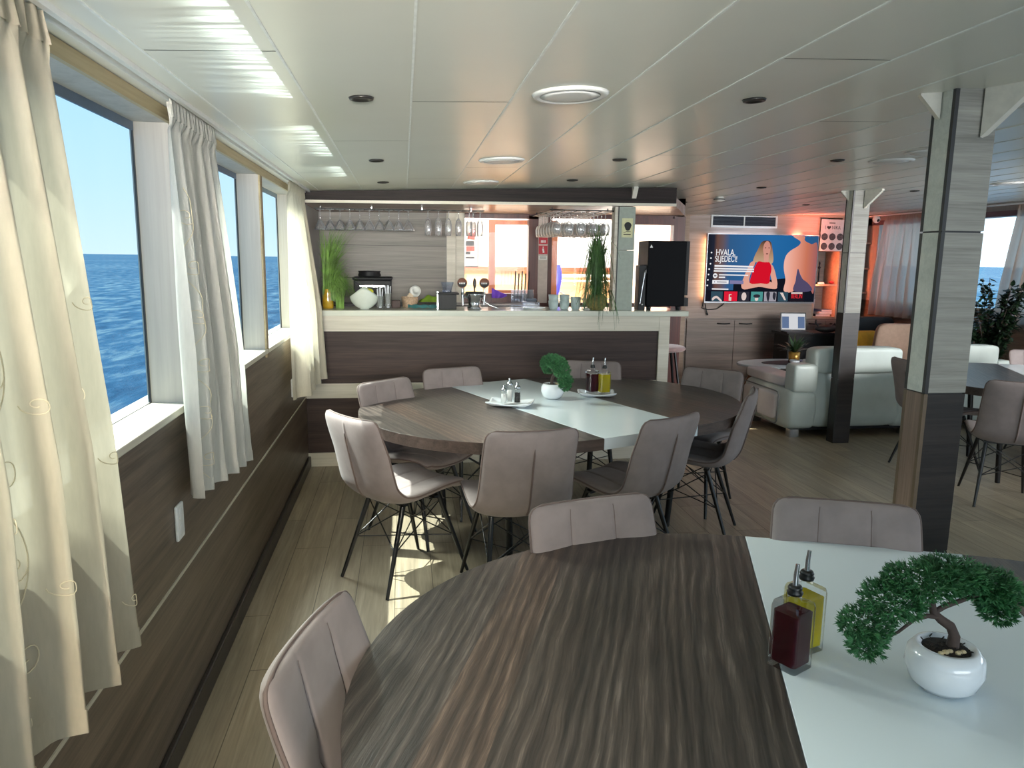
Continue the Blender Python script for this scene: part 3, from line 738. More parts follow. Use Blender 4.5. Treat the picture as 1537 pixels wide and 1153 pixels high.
def make_chair():
    r = empty('dining_chair')
    half_shell(0, .455, 26).build('seat', M['velvet'], r, weld=True)
    bk = half_shell(.455, 1, 34).build('backrest', M['velvet'], r, weld=True)
    def rim(t0, t1, n):
        L = [shell_point(-1, t0+(t1-t0)*i/n, 0) for i in range(n+1)]; Rr = [shell_point(1, t0+(t1-t0)*i/n, 0) for i in range(n+1)]
        return L, Rr
    L, Rr = rim(.455, 1, 30); T = [shell_point(-1+2*i/20, 1, 0) for i in range(1, 20)]
    b = B(); b.tube(L+T+Rr[::-1], .0048, 6); b.build('piping', M['piping'], bk)
    b = B(); b.tube([shell_point(0, .52+.40*i/14, -1)+Vector((0, -.001, 0)) for i in range(15)], [.001]+[.0045]*13+[.001], 6); b.build('back_seam', M['piping'], bk)
    b = B()
    for u0 in (-.36, .36): b.tube([shell_point(u0, .50+.47*i/20, 1)+Vector((0, -.0002, 0)) for i in range(21)], .0016, 5)
    b.build('front_seams', M['piping'], bk)
    L, Rr = rim(0, .455, 24); T = [shell_point(-1+2*i/20, 0, 0) for i in range(1, 20)]
    b = B(); b.tube(L[::-1]+T+Rr, .0045, 6); b.build('seat_piping', M['piping'], r)
    tops = [(-.13, -.10), (.13, -.10), (.13, .11), (-.13, .11)]; feet = [(-.188, -.252), (.188, -.252), (.20, .255), (-.20, .255)]
    for (a, c), (e, f) in zip(tops, feet):
        b = B(); b.tube([(a, c, .445), ((a+e)/2, (c+f)/2, .222), (e, f, 0)], [.0135, .012, .0085], 10); b.build('leg', M['black'], r)
    b = B()
    def lp(i, z):
        k = (.445-z)/.445; return Vector((tops[i][0]+(feet[i][0]-tops[i][0])*k, tops[i][1]+(feet[i][1]-tops[i][1])*k, z))
    for i in range(4):
        j = (i+1) % 4
        b.tube([lp(i, .40), lp(j, .205)], .0035, 5); b.tube([lp(j, .40), lp(i, .205)], .0035, 5)
    b.tube([lp(0, .205), lp(2, .205)], .0035, 5); b.tube([lp(1, .205), lp(3, .205)], .0035, 5)
    b.build('wire_brace', M['black'], r)
    b = B()
    for s in (-.105, .09): b.box(-.15, .15, s-.015, s+.015, .418, .43)
    b.build('seat_mount', M['black'], r)
    return r
CH = [(-.275, 3.452, 38.2, 'taupe chair with sunlit back on the window side of the middle table'),
      (-.144, 4.49, -46.4, 'taupe chair facing the camera at the window side of the middle table'),
      (.302, 4.991, -68.5, 'taupe chair behind the white strip end of the middle table, against the bar'),
      (1.36, 5.279, -106, 'taupe chair behind the oil and vinegar tray of the middle table'),
      (2.116, 4.825, -133, 'taupe chair at the middle table beside the pale end post of the bar'),
      (1.975, 3.935, 149, 'taupe chair seen in profile at the right side of the middle table'),
      (1.275, 3.305, 121, 'taupe chair turned from the camera at the near white end of the middle table'),
      (.55, 3.076, 97.4, 'taupe chair squarely showing its outer back with centre seam at the middle table'),
      (.556, 2.163, -75.5, 'taupe tufted chair across the near table, behind its curved dark wood edge'),
      (1.351, 2.058, -110.4, 'taupe tufted chair at the white end of the near table before the near pillar'),
      (-.215, 1.41, -15.4, 'taupe tufted chair at the near table on the side next to the windows'),
      (3.89, 4.13, 60, 'taupe chair with its back to the camera at the side table beyond the pillar'),
      (3.84, 5.2, 3.7, 'taupe chair at the side table half hidden behind the near pillar'),
      (5.45, 5.805, -92, 'taupe chair on the far side of the side table before the green plant')]
ch0 = make_chair()
def place(o, x, y, a): o.location = (x+.332*cos(R(a)), y+.332*sin(R(a)), 0); o.rotation_euler = (0, 0, R(a-90))
for i, (x, y, a, lab) in enumerate(CH):
    o = ch0 if i == 0 else dup(ch0, (0, 0, 0))
    place(o, x, y, a); tag(o, lab, 'chair', 'taupe dining chairs')
# bar stool beside the bar end
st = empty('bar_stool', (2.30, 6.36, 0), R(-8), 'pink velvet bar stool with thin black legs at the right end of the bar', 'stool')
b = B(); b.grid(lambda u, v: (.19*cos(2*pi*u)*(abs(sin(pi*v))**.35), .19*sin(2*pi*u)*(abs(sin(pi*v))**.35), .835-.028*cos(pi*v)), 28, 12, True); b.build('seat', plain('pink velvet', (186, 150, 146), .75, sheen=.5), st, weld=True)
for a in (45, 135, 225, 315):
    b = B(); b.tube([(.11*cos(R(a)), .11*sin(R(a)), .815), (.26*cos(R(a)), .26*sin(R(a)), 0)], [.012, .009], 8); b.build('leg', M['black'], st)
b = B(); b.tube([(.21*cos(R(a)), .21*sin(R(a)), .27) for a in range(0, 360, 15)], .006, 6, closed=True); b.build('footrest', M['black'], st)

# ------------------------------------------------------------------ dining tables
TA, TBv, TS = .885, .862, .31
def make_table():
    r = empty('dining_table')
    for s in (-1, 1):
        pts = [(s*(TS+.0015), -TBv)]+[(s*(TS+TA*sin(pi*k/48)), -TBv*cos(pi*k/48)) for k in range(1, 48)]+[(s*(TS+.0015), TBv)]
        if s < 0: pts = pts[::-1]
        b = B(); b.prism(pts, .692, .75, side_mat=1); b.build('wooden_leaf', [M['table_wood'], M['table_edge']], r, bevel=.0015)
    b = B(); b.box(-TS, TS, -TBv, TBv, .692, .7504); b.build('white_centre', M['white_top'], r, bevel=.0015)
    b = B()
    for s in (-1, 1): b.box(-.72, .72, s*.42-.025, s*.42+.025, .655, .69); b.box(s*.6-.025, s*.6+.025, -.42, .42, .655, .69)
    b.build('under_frame', M['black'], r)
    for sx in (-1, 1):
        for sy in (-1, 1):
            b = B(); b.tube([(sx*.60, sy*.42, .66), (sx*.56, sy*.40, 0)], [.022, .018], 10); b.build('leg', M['black'], r)
    return r
tb0 = make_table(); tb0.location = (1.049, 1.184, 0); tb0.rotation_euler = (0, 0, R(-20.1))
tag(tb0, 'dark wood near dining table with a white centre strip carrying bonsai and two bottles', 'table', 'dining tables with white centre strips')
dup(tb0, (.905, 4.325, 0), R(22.9), 'middle dining table in front of the bar with two white trays on it')
dup(tb0, (5.05, 4.9, 0), R(-26), 'side dining table beyond the near pillar, its glossy top reflecting blue sky')

# ------------------------------------------------------------------ bonsai
def make_bonsai():
    rnd = random.Random(11); r = empty('bonsai_tree')
    b = B(); b.lathe([(.0001, .006), (.045, .004), (.062, .02), (.073, .05), (.070, .078), (.058, .094), (.050, .095), (.048, .088)], 40); b.build('pot', M['white'], r)
    b = B(); b.lathe([(.0001, .093), (.03, .091), (.049, .087)], 24)
    for k in range(60):
        a, q = rnd.uniform(0, 6.28), rnd.uniform(0, .045); p = Vector((q*cos(a), q*sin(a), .09)); d = Vector((rnd.uniform(-1, 1), rnd.uniform(-1, 1), rnd.uniform(0, .5)))*.012
        b.tube([p, p+d], .0012, 4)
    b.build('soil', M['soil'], r)
    b = B()
    for k in range(5): b.sphere((-.01+.012*k-.02, -.03+.004*(k % 3), .094), .005+.001*(k % 2), 8, 6, (1.2, 1, .8))
    b.build('pebbles', M['pebble'], r)
    b = B()
    tr = [(.012, 0, .085), (.014, 0, .115), (.004, 0, .135), (-.018, 0, .150), (-.034, .002, .165), (-.040, .0, .19), (-.046, 0, .215)]
    b.tube(tr, [.0125, .011, .010, .009, .0075, .006, .004], 8)
    b.tube([(-.034, .002, .163), (-.01, .004, .176), (.02, .006, .186), (.05, .002, .20), (.08, 0, .21)], [.0062, .0055, .005, .004, .002], 7)
    b.tube([(-.024, 0, .156), (-.05, -.004, .160), (-.075, -.008, .155), (-.12, -.006, .165)], [.0058, .005, .004, .002], 7)
    b.tube([(.02, .006, .186), (.034, .01, .205), (.04, .012, .225)], [.004, .003, .002], 6)
    b.tube([(-.075, -.008, .156), (-.11, -.012, .13), (-.14, -.01, .11)], [.0035, .003, .0015], 6)
    b.build('trunk', M['bark'], r)
    b = B()
    pads = [((-.06, 0, .232), (.075, .06, .036), 340), ((.0, .008, .246), (.06, .055, .030), 260), ((-.125, -.005, .196), (.06, .05, .040), 300), ((-.175, -.01, .145), (.05, .042, .038), 230),
            ((-.17, -.012, .105), (.036, .032, .026), 130), ((.075, 0, .222), (.052, .05, .034), 260), ((.090, .0, .205), (.044, .045, .036), 240), ((.092, -.005, .172), (.034, .036, .024), 130), ((.04, .01, .235), (.04, .045, .02), 120)]
    for c, s, n in pads:
        for k in range(int(n*1.7)):
            while True:
                q = Vector((rnd.uniform(-1, 1), rnd.uniform(-1, 1), rnd.uniform(-1, 1)))
                if .35 < q.length < 1: break
            p = Vector((c[0]+q.x*s[0], c[1]+q.y*s[1], c[2]+q.z*s[2])); d0 = (q+Vector((0, 0, .35))+Vector((rnd.uniform(-.5, .5), rnd.uniform(-.5, .5), rnd.uniform(-.4, .4)))).normalized()
            for j in range(7):
                d = (d0+Vector((rnd.uniform(-.75, .75), rnd.uniform(-.75, .75), rnd.uniform(-.6, .6)))).normalized()
                w = d.orthogonal().normalized()*.0009; L = rnd.uniform(.008, .017)
                b.add([p-w, p+w, p+d*L*.6+w*1.2, p+d*L, p+d*L*.6-w*1.2], [(0, 1, 2, 3, 4)])
    b.build('foliage', M['leaf'], r)
    return r
bz = make_bonsai(); bz.location = (1.073, 1.250, .7504); bz.rotation_euler = (0, 0, R(-6)); tag(bz, 'bonsai tree with wide green pads in a round white pot on the near table', 'bonsai', 'bonsai trees on the tables')
dup(bz, (.905, 4.46, .7504), R(100), 'small compact bonsai in a white pot in the middle of the middle table')

# ------------------------------------------------------------------ oil and vinegar bottles
def bottle(liq):
    r = empty('cruet_bottle'); h = .145; w = .034
    def sq(w, z, rr=.007):
        return [Vector((sx*(w-rr)+rr*cos(a), sy*(w-rr)+rr*sin(a), z)) for sx, sy, a0 in ((1, 1, 0), (-1, 1, 90), (-1, -1, 180), (1, -1, 270)) for a in (R(a0), R(a0+45), R(a0+90))]
    def loft(b, rows):
        n = 12; vs = [v for row in rows for v in row]
        fs = [(j*n+k, j*n+(k+1) % n, (j+1)*n+(k+1) % n, (j+1)*n+k) for j in range(len(rows)-1) for k in range(n)]
        fs += [tuple(reversed(range(n))), tuple((len(rows)-1)*n+k for k in range(n))]; b.add(vs, fs)
    def circ(rad, z): return [Vector((rad*cos(R(15+30*k-15)), rad*sin(R(15+30*k-15)), z)) for k in range(12)]
    b = B(); loft(b, [sq(w, 0), sq(w, h*.93), sq(w*.93, h), circ(.015, h+.004), circ(.014, h+.02)]); b.build('glass_body', M['clear'], r)
    b = B(); loft(b, [sq(w-.004, .012), sq(w-.004, h*.86)]); b.build('contents', liq, r)
    b = B(); b.lathe([(.0155, h+.016), (.017, h+.022), (.013, h+.026), (.0155, h+.030), (.0125, h+.036), (.0001, h+.037)], 16); b.build('stopper', M['black'], r)
    b = B(); b.tube([(0, 0, h+.034), (0, 0, h+.06), (.003, 0, h+.082)], [.0062, .0052, .0042], 10); b.build('pourer', M['steel'], r)
    return r
vb = bottle(M['vinegar']); vb.location = (.808, 1.372, .7504); vb.rotation_euler = (0, 0, R(28)); tag(vb, 'square glass bottle of dark red vinegar on the near table', 'bottle', 'cruet bottles')
ob = bottle(M['oil']); ob.location = (.873, 1.440, .7504); ob.rotation_euler = (0, 0, R(20)); tag(ob, 'square glass bottle of yellow olive oil behind the vinegar on the near table', 'bottle', 'cruet bottles')
dup(vb, (1.178, 4.545, .768), R(12), 'dark red vinegar bottle on the white tray of the middle table')
dup(ob, (1.248, 4.515, .768), R(8), 'yellow olive oil bottle on the white tray of the middle table')
def tray(loc, rz, w, d, label):
    def P(u, v):
        x, y = (u-.5)*w, (v-.5)*d; e = max(abs(2*u-1), abs(2*v-1)); wave = .35*cos(6*(u-.5))*cos(6*(v-.5))
        return Vector((x, y, .007+.018*max(0, (e-.62)/.38)**1.5*(1+wave)))
    b = B(); b.grid(P, 24, 18); o = b.build('serving_tray', M['white'], loc=loc, rot=(0, 0, rz)); md = o.modifiers.new('thick', 'SOLIDIFY'); md.thickness = .006; md.offset = -1
    return tag(o, label, 'tray')
tray((1.205, 4.53, .7504), R(-8), .23, .15, 'white wavy tray under the oil and vinegar bottles on the middle table')
tray((.612, 4.262, .7504), R(-20), .26, .17, 'white wavy tray carrying the salt and pepper mills on the middle table')
def mill(loc, fill, label, h=.10):
    r = empty('spice_mill', loc, 0, label, 'mill')
    b = B(); b.lathe([(.0001, 0), (.019, 0), (.019, h*.72), (.015, h*.8), (.015, h*.84)], 18); b.build('jar', M['clear'], r)
    b = B(); b.lathe([(.0001, .004), (.0165, .004), (.0165, h*.6), (.0001, h*.62)], 14); b.build('filling', fill, r)
    b = B(); b.lathe([(.016, h*.83), (.02, h*.88), (.016, h*.98), (.006, h*1.08), (.007, h*1.2), (.0001, h*1.24)], 16); b.build('cap', M['steel'], r)
mill((.575, 4.262, .768), M['white_matt'], 'short salt shaker at the left of the middle table tray', .085)
mill((.612, 4.29, .768), M['white_matt'], 'tall clear salt mill in the middle of the middle table tray', .115)
mill((.652, 4.25, .768), plain('peppercorns', (34, 30, 28), .8, var=.5, scale=200), 'pepper mill full of black peppercorns on the middle table tray', .10)

# ------------------------------------------------------------------ things on and over the bar
ZB = 1.208
ORD = ['first', 'second', 'third', 'fourth', 'fifth', 'sixth', 'seventh', 'eighth', 'ninth', 'tenth']
rk = empty('glass_rack', (-.70, 6.2, 1.985), 0, 'thin metal rack rails under the soffit holding the row of upside down cocktail glasses', 'rack')
b = B()
for y in (.07, .13): b.tube([(0, y, 0), (1.36, y, .006)], .004, 6)
b.tube([(0, .01, 0), (1.36, .01, .006)], .003, 6); b.build('rail', plain('dull rail', (96, 94, 92), .5, .5), rk)
b = B()
for x in (.05, .45, .85, 1.25): b.box(x-.004, x+.004, .0, .14, 0, .03)
b.build('hanger', M['steel'], rk)
def glassware(kind):
    r = empty(kind+'_glass'); b = B(); c = B()
    if kind == 'cocktail':   # origin at the foot, hanging down
        c.lathe([(.0001, 0), (.033, -.001), (.032, -.004), (.006, -.008), (.0035, -.02), (.0032, -.075), (.004, -.083)], 18)
        b.lathe([(.004, -.083), (.016, -.095), (.044, -.150), (.050, -.165), (.048, -.165), (.042, -.149), (.013, -.096)], 20)
    elif kind == 'flute':
        c.lathe([(.0001, 0), (.030, -.001), (.029, -.004), (.006, -.008), (.004, -.02), (.004, -.055), (.007, -.065)], 16)
        b.lathe([(.007, -.065), (.022, -.085), (.028, -.12), (.027, -.17), (.024, -.205), (.022, -.205), (.025, -.17), (.026, -.12), (.019, -.087)], 18)
    else:
        c.lathe([(.0001, 0), (.034, -.001), (.033, -.004), (.006, -.008), (.004, -.02), (.004, -.07), (.007, -.078)], 16)
        b.lathe([(.007, -.078), (.03, -.095), (.038, -.125), (.036, -.16), (.030, -.185), (.028, -.185), (.034, -.16), (.036, -.125), (.028, -.097)], 18)
    b.build('bowl', M['wineglass'], r); c.build('stem', M['wineglass'], r)
    return r
g0 = glassware('cocktail')
for i in range(10):
    o = g0 if i == 0 else dup(g0, (0, 0, 0)); o.location = (-.665+.0785*i, 6.30, 1.983+.0004*i)
    tag(o, 'upside down cocktail glass in the bar rack, %s from the window curtain' % ORD[i], 'cocktail glass', 'cocktail glasses hanging over the bar')
f0 = glassware('flute')
for i, (x, y) in enumerate(((.20, 6.28), (.285, 6.28), (.368, 6.28), (.452, 6.28), (.54, 6.28), (.585, 6.42), (.63, 6.28))):
    o = f0 if i == 0 else dup(f0, (0, 0, 0)); o.location = (x, y, 1.992)
    tag(o, 'upside down champagne flute over the beer taps, %s flute from the cocktail glasses' % ORD[i], 'flute', 'champagne flutes hanging over the bar')
rk2 = empty('glass_rack', (1.14, 5.90, 1.985), 0, 'dark metal rack under the soffit packed with wine glasses right of the red signs', 'rack')
b = B()
for k in range(6): b.tube([(.02+.1*k, 0, 0), (.02+.1*k, .88, 0)], .004, 6)
for y in (.0, .44, .88): b.tube([(0, y, .006), (.54, y, .006)], .005, 6)
b.build('rail', M['black'], rk2)
b = B()
for x in (.04, .5):
    for y in (.1, .8): b.box(x-.004, x+.004, y-.004, y+.004, .0, .03)
b.build('hanger', M['black'], rk2)
w0 = glassware('wine'); first = True
for k in range(5):
    for j in range(7):
        o = w0 if first else dup(w0, (0, 0, 0)); first = False
        o.location = (1.21+.1*k, 5.95+.125*j, 1.985)
        tag(o, 'clear wine glass hanging upside down in the packed rack right of the red signs', 'wine glass', 'wine glasses packed in the right bar rack')

def blades(b, base, n, H, spread, bias, rnd, w=.004, droop=.6, lean=0.):
    for k in range(n):
        a = rnd.uniform(0, 2*pi); h = H*rnd.uniform(.55, 1.05); s = spread*rnd.uniform(.25, 1)
        dx, dy = cos(a)*s+bias[0]*rnd.random(), sin(a)*s+bias[1]*rnd.random(); p0 = Vector(base)+Vector((rnd.uniform(-.03, .03), rnd.uniform(-.03, .03), 0)); vs = []
        dr = droop*rnd.uniform(.4, 1.2)
        for t in range(8):
            q = t/7; z = h*(q-dr*q**3*.9) if dr > 0 else h*q
            p = p0+Vector((dx*q**1.8, dy*q**1.8, z)); ww = w*(1-q*.85)*(.5+min(.5, q*3)); pr = Vector((-sin(a+.7), cos(a+.7), 0))*ww
            vs += [p-pr, p+pr]
        b.add(vs, [(2*t, 2*t+1, 2*t+3, 2*t+2) for t in range(7)], True)
rnd = random.Random(3)
gp = empty('grass_plant', (-.585, 5.93, ZB), 0, 'tall arching green grass plant in an amber vase at the left end of the bar', 'plant')
b = B(); b.lathe([(.0001, .0), (.040, 0), (.043, .02), (.040, .10), (.033, .14), (.036, .15)], 24); b.build('vase', M['amber'], gp)
b = B(); blades(b, (0, 0, .08), 300, .66, .10, (.16, -.01), rnd, .0055, .40); blades(b, (.03, 0, .06), 240, .46, .12, (.14, 0), rnd, .0055, .9); blades(b, (.09, 0, 0), 150, .36, .06, (.06, 0), rnd, .0055, .5); b.build('foliage', [M['grass']], gp)
gp2 = empty('grass_plant', (1.53, 5.86, ZB), 0, 'fountain shaped dark green grass plant in a woven gold pot beside the bar pillar', 'plant')
b = B(); b.lathe([(.0001, 0), (.062, 0), (.078, .035), (.08, .075), (.066, .12), (.06, .125), (.058, .11)], 28); b.build('pot', M['woven'], gp2)
b = B(); blades(b, (0, 0, .10), 200, .44, .05, (0, 0), rnd, .0055, .1); blades(b, (0, 0, .1), 420, 1.05, .17, (-.02, 0), rnd, .0055, 1.25); blades(b, (.0, -.02, .11), 160, .30, .20, (-.03, -.02), rnd, .005, 1.3)
for k in range(14):
    x = rnd.uniform(-.05, .1); b.tube([(x*.4, -.05, .12), (x, -.13, .16), (x*1.3, -.20, .02), (x*1.4+rnd.uniform(-.02, .02), -.205, -.16*rnd.random())], [.002, .002, .0016, .0008], 4)
b.build('foliage', M['grass_d'], gp2)
# lemon bowl
lb = empty('fruit_bowl', (-.305, 5.88, ZB), 0, 'large pale green white bowl with pointed rim corners on the bar', 'bowl')
b = B()
def bowlP(u, v):
    a = 2*pi*u; q = cos(a)**2; R_ = .036+(.080+.030*q*q-.036)*sin(v*pi/2)**.8; z = .004+.075*v+.085*(v**2.)*(1-q*.8)
    return Vector((R_*cos(a), R_*sin(a)*.85, z))
b.grid(bowlP, 48, 14, True); b.lathe([(.0001, 0), (.036, 0), (.036, .006)], 24)
o = b.build('bowl_body', plain('celadon white ceramic', (206, 214, 204), .2, var=.02, coat=.4), lb); md = o.modifiers.new('t', 'SOLIDIFY'); md.thickness = .004
b = B(); b.sphere((.035, .0, .135), .03, 14, 10, (1.2, 1, .75)); o = b.build('lemon', plain('lemon', (190, 190, 40), .5), loc=(-.305, 5.88, ZB)); tag(o, 'yellow lemon showing over the rim of the pale bowl', 'lemon')
# straw and cutlery glasses
for i, (x, y, h, lab) in enumerate(((-.185, 5.86, .10, 'clear ribbed glass of straws beside the pale bowl'), (-.125, 5.88, .12, 'clear ribbed glass nearer the wicker basket, holding sachets'))):
    r = empty('straw_glass', (x, y, ZB), 0, lab, 'glass')
    b = B(); b.lathe([(.0001, 0), (.024, 0), (.026, .02), (.030, h), (.028, h), (.024, .02)], 20); b.build('tumbler', M['clear'], r)
    b = B(); rn = random.Random(i+5)
    for k in range(9):
        a = rn.uniform(0, 6.28); b.tube([(.008*cos(a), .008*sin(a), .01), (.022*cos(a), .022*sin(a), h+rn.uniform(.03, .07))], .003, 6)
    b.build('straws', plain('white straw', (214, 220, 226), .4), r)
# coffee machine and pot on the back counter
cf = empty('coffee_machine', (-.27, 6.72, 1.2), 0, 'black coffee machine on the dark counter behind the pale bowl', 'coffee machine')
b = B(); b.box(-.16, .16, -.15, .15, 0, .21); b.box(-.17, .17, -.16, .15, .21, .235); b.build('housing', M['black_matt'], cf, bevel=.01)
b = B(); b.box(-.11, .11, -.155, -.15, .15, .165); b.build('steel_strip', M['steel'], cf)
b = B(); b.lathe([(.0001, .235), (.09, .235), (.10, .25), (.09, .27), (.10, .285), (.0001, .285)], 24, (-.03, 0, 0)); b.build('cup_tray', M['black_matt'], cf)
# basket with paper roll and clutter
bk = empty('wicker_basket', (.045, 6.10, ZB), 0, 'small wicker basket of packets on the bar right of the glasses', 'basket')
b = B(); b.lathe([(.0001, 0), (.055, 0), (.062, .04), (.068, .085), (.062, .085), (.055, .03)], 26); b.build('weave', M['kraft'], bk)
b = B(); b.box(-.04, .0, -.02, .02, .05, .11, Matrix.Rotation(.3, 4, 'Y')); b.box(0, .04, -.03, .01, .05, .10, Matrix.Rotation(-.2, 4, 'Y')); b.build('packets', plain('packets', (196, 176, 150), .6), bk)
b = B(); T = Matrix.Rotation(R(72), 4, 'X') @ Matrix.Rotation(R(15), 4, 'Y'); b.lathe([(.018, -.03), (.044, -.03), (.046, 0), (.044, .03), (.018, .03), (.018, -.03)], 24, (0, 0, 0), True, T)
o = b.build('paper_roll', M['white_matt'], loc=(.085, 6.12, ZB+.125)); tag(o, 'white paper roll lying on top of the wicker basket', 'paper roll')
b = B(); b.grid(lambda u, v: (.12+.22*u, 6.25+.12*v, ZB+.035+.05*sin(pi*u)*sin(pi*v)+.012*sin(14*u)*sin(9*v)), 18, 12); o = b.build('cleaning_cloth', M['lime']); tag(o, 'crumpled lime green cloth behind the teal towel on the bar', 'cloth')
b = B(); b.grid(lambda u, v: (.03+.24*u, 5.96+.12*v, ZB+.004+.022*sin(pi*v)+.004*sin(22*u+4*v)), 24, 10); o = b.build('folded_towel', M['teal']); tag(o, 'striped teal towel lying along the bar left of the coffee grinder', 'towel')
b = B(); b.box(-.10, -.03, 5.99, 6.07, ZB, ZB+.06); o = b.build('napkin_box', plain('dark brown box', (60, 40, 34), .6), bevel=.006); tag(o, 'small dark brown box between the straw glasses and the wicker basket', 'box')
# coffee grinder
gr = empty('coffee_grinder', (.335, 5.92, ZB), 0, 'black coffee grinder with a clear flared hopper in the middle of the bar', 'grinder')
b = B(); b.box(-.07, .07, -.08, .08, 0, .115); b.box(-.08, .09, -.09, .09, .115, .13); b.build('body', M['black_matt'], gr, bevel=.004)
b = B(); b.box(-.082, -.072, -.08, .08, 0, .14); b.build('steel_side', M['steel'], gr)
b = B(); b.lathe([(.04, .13), (.045, .142), (.07, .21), (.068, .21), (.043, .142)], 4, (0, 0, 0), False, Matrix.Rotation(R(45), 4, 'Z')); b.lathe([(.03, .128), (.04, .142)], 16); b.build('hopper', M['smoke_plastic'], gr)
# beer taps
bt = empty('beer_tap', (.555, 5.95, ZB), 0, 'chrome beer tap tower with two round brown badges in the middle of the bar', 'beer tap')
b = B(); b.lathe([(.0001, 0), (.055, 0), (.058, .01), (.045, .02), (.05, .06), (.068, .11), (.07, .125), (.0001, .13)], 28); b.build('tower', M['steel'], bt)
b = B(); b.lathe([(.071, .118), (.074, .125), (.071, .135), (.0001, .138)], 28); b.build('cap_ring', M['black'], bt)
TX = Matrix.Rotation(R(90), 4, 'X')
for s, xx in ((-1, -.10), (1, .075)):
    b = B(); b.tube([(s*.05, 0, .09), (xx, -.03, .10), (xx, -.04, .13), (xx, -.035, .165)], [.01, .012, .010, .008], 10); b.tube([(xx, -.04, .11), (xx-s*.005, -.05, .03)], [.009, .006], 8); b.build('faucet', M['steel'], bt)
    b = B(); b.lathe([(.0001, .008), (.036, .008), (.04, 0), (.036, -.008), (.0001, -.008)], 28, (xx, -.035, .205), True, TX); bd = b.build('badge', M['terracotta'], bt)
    b = B(); b.prism([(.034*cos(a), .034*sin(a)) for a in [pi+pi*k/16 for k in range(17)]]+[], .0085, .0095, Matrix.Translation((xx, -.035, .205)) @ TX)
    b.build('badge_lower_half', M['ink'], bd)
    b = B()
    for k in range(4): b.box(xx-.024+.012*k, xx-.016+.012*k, -.0462, -.0452, .196, .208)
    b.build('badge_lettering', M['white_matt'], bd)
b = B(); b.sphere((0, -.01, .20), .014, 12, 10, (1, 1, 3.0)); b.tube([(0, 0, .13), (0, -.01, .18)], .006, 8); b.build('tap_handle', M['black'], bt)
b = B(); b.tube([(.06, -.02, .07), (.12, -.04, .03), (.19, -.04, .004)], .008, 8); b.build('drip_spout', M['steel'], bt)
# clutter right of the taps
b = B(); b.lathe([(.0001, 0), (.07, 0), (.10, .012), (.098, .016), (.0001, .008)], 28); o = b.build('plate_stack', M['white'], loc=(1.03, 5.95, ZB)); tag(o, 'small white plate on the bar left of the pale blue cups', 'plate')
ty = empty('sponge_tray', (1.04, 6.13, ZB), 0, 'small clear tray with dark sponges behind the white plate', 'tray')
b = B(); b.box(-.07, .07, -.04, .04, 0, .05); b.build('box', M['smoke_plastic'], ty, bevel=.005)
b = B(); b.box(-.04, .05, -.03, .03, .05, .075); b.build('sponge', plain('slate sponge', (90, 98, 112), .8), ty, bevel=.01)
ph = empty('paper_holder', (.93, 6.5, 1.2), 0, 'clear acrylic leaflet holder with dark pens on the sill of the bar window', 'holder')
b = B(); b.box(0, .20, 0, .03, .0, .14); b.build('acrylic_case', M['smoke_plastic'], ph)
b = B()
for k in range(5): b.tube([(.03+.03*k, .015, .03), (.04+.03*k, .02, .30-.02*(k % 2))], .006, 6)
b.build('pens', M['ink'], ph)
b = B(); b.grid(lambda u, v: (.02+.05*sin(3*v)*u+.78-.03+.09*u, 6.6+.02*sin(9*u), 1.26+.09*v*(1-.5*u)), 8, 6); o = b.build('ribbon', plain('violet ribbon', (110, 60, 190), .6)); tag(o, 'violet ribbon lying on the bar window sill', 'ribbon')
def make_cup():
    r = empty('coffee_cup')
    b = B(); b.lathe([(.0001, .0), (.028, 0), (.036, .01), (.042, .066), (.039, .066), (.034, .012), (.0001, .008)], 24); b.build('bowl', M['cup'], r)
    b = B(); b.tube([(.038, 0, .055), (.058, 0, .055), (.062, 0, .035), (.054, 0, .018), (.035, 0, .016)], .004, 6); b.build('handle', M['cup'], r)
    return r
c0 = make_cup()
for i, (x, y, z, a, lab) in enumerate(((1.195, 5.93, .05, 100, 'pale blue coffee cup stacked on a lower cup, left of the three'), (1.285, 5.93, .05, 80, 'pale blue coffee cup stacked on a lower cup, second from the plate'), (1.375, 5.92, .0, -10, 'pale blue mug with its handle towards the grass plant'),
                                     (1.195, 5.93, 0, 95, 'lower cup under the first pale blue cup on the bar'), (1.285, 5.93, 0, 85, 'lower cup under the second pale blue cup on the bar'))):
    o = c0 if i == 0 else dup(c0, (0, 0, 0))
    o.location = (x, y, ZB+z); o.rotation_euler = (0, 0, R(a)); tag(o, lab, 'cup', 'pale blue cups on the bar')
    if i == 2: o.scale = (1, 1, 1.5)
b = B(); b.box(1.43, 1.49, 5.83, 5.87, ZB, ZB+.014); o = b.build('soap_dish', M['white_matt'], bevel=.004); tag(o, 'flat white packet in front of the woven gold pot', 'packet')
# tall black appliance
ap = empty('black_cabinet', (2.10, 5.98, ZB), 0, 'tall plain black box shaped appliance standing on the right end of the bar', 'appliance')
b = B(); b.box(-.155, .17, -.13, .13, .03, .555); b.build('housing', M['black_soft'], ap, bevel=.006)
b = B(); b.box(.17, .205, -.12, .12, .03, .10); b.box(.17, .195, -.125, .13, .12, .555); b.build('side_panel', M['black_matt'], ap)
for x in (-.12, .13):
    b = B(); b.lathe([(.018, 0), (.022, .03)], 12, (x, -.09, 0)); b.build('foot', M['black_matt'], ap)
b = B(); b.prism([(-.142, .50), (-.118, .50), (-.130, .524)], .1302, .1312, TX); b.build('warning_triangle', M['white_matt'], ap)
wb = empty('coffee_portafilter', (1.92, 5.86, ZB), 0, 'thin steel steam wand machine part leaning between the bar pillar and the black appliance', 'steam wand')
b = B(); b.tube([(-.03, -.02, .05), (-.015, -.02, .18), (.0, -.02, .30), (.012, -.01, .33), (.02, 0, .30)], .005, 8); b.build('wand', M['steel'], wb)
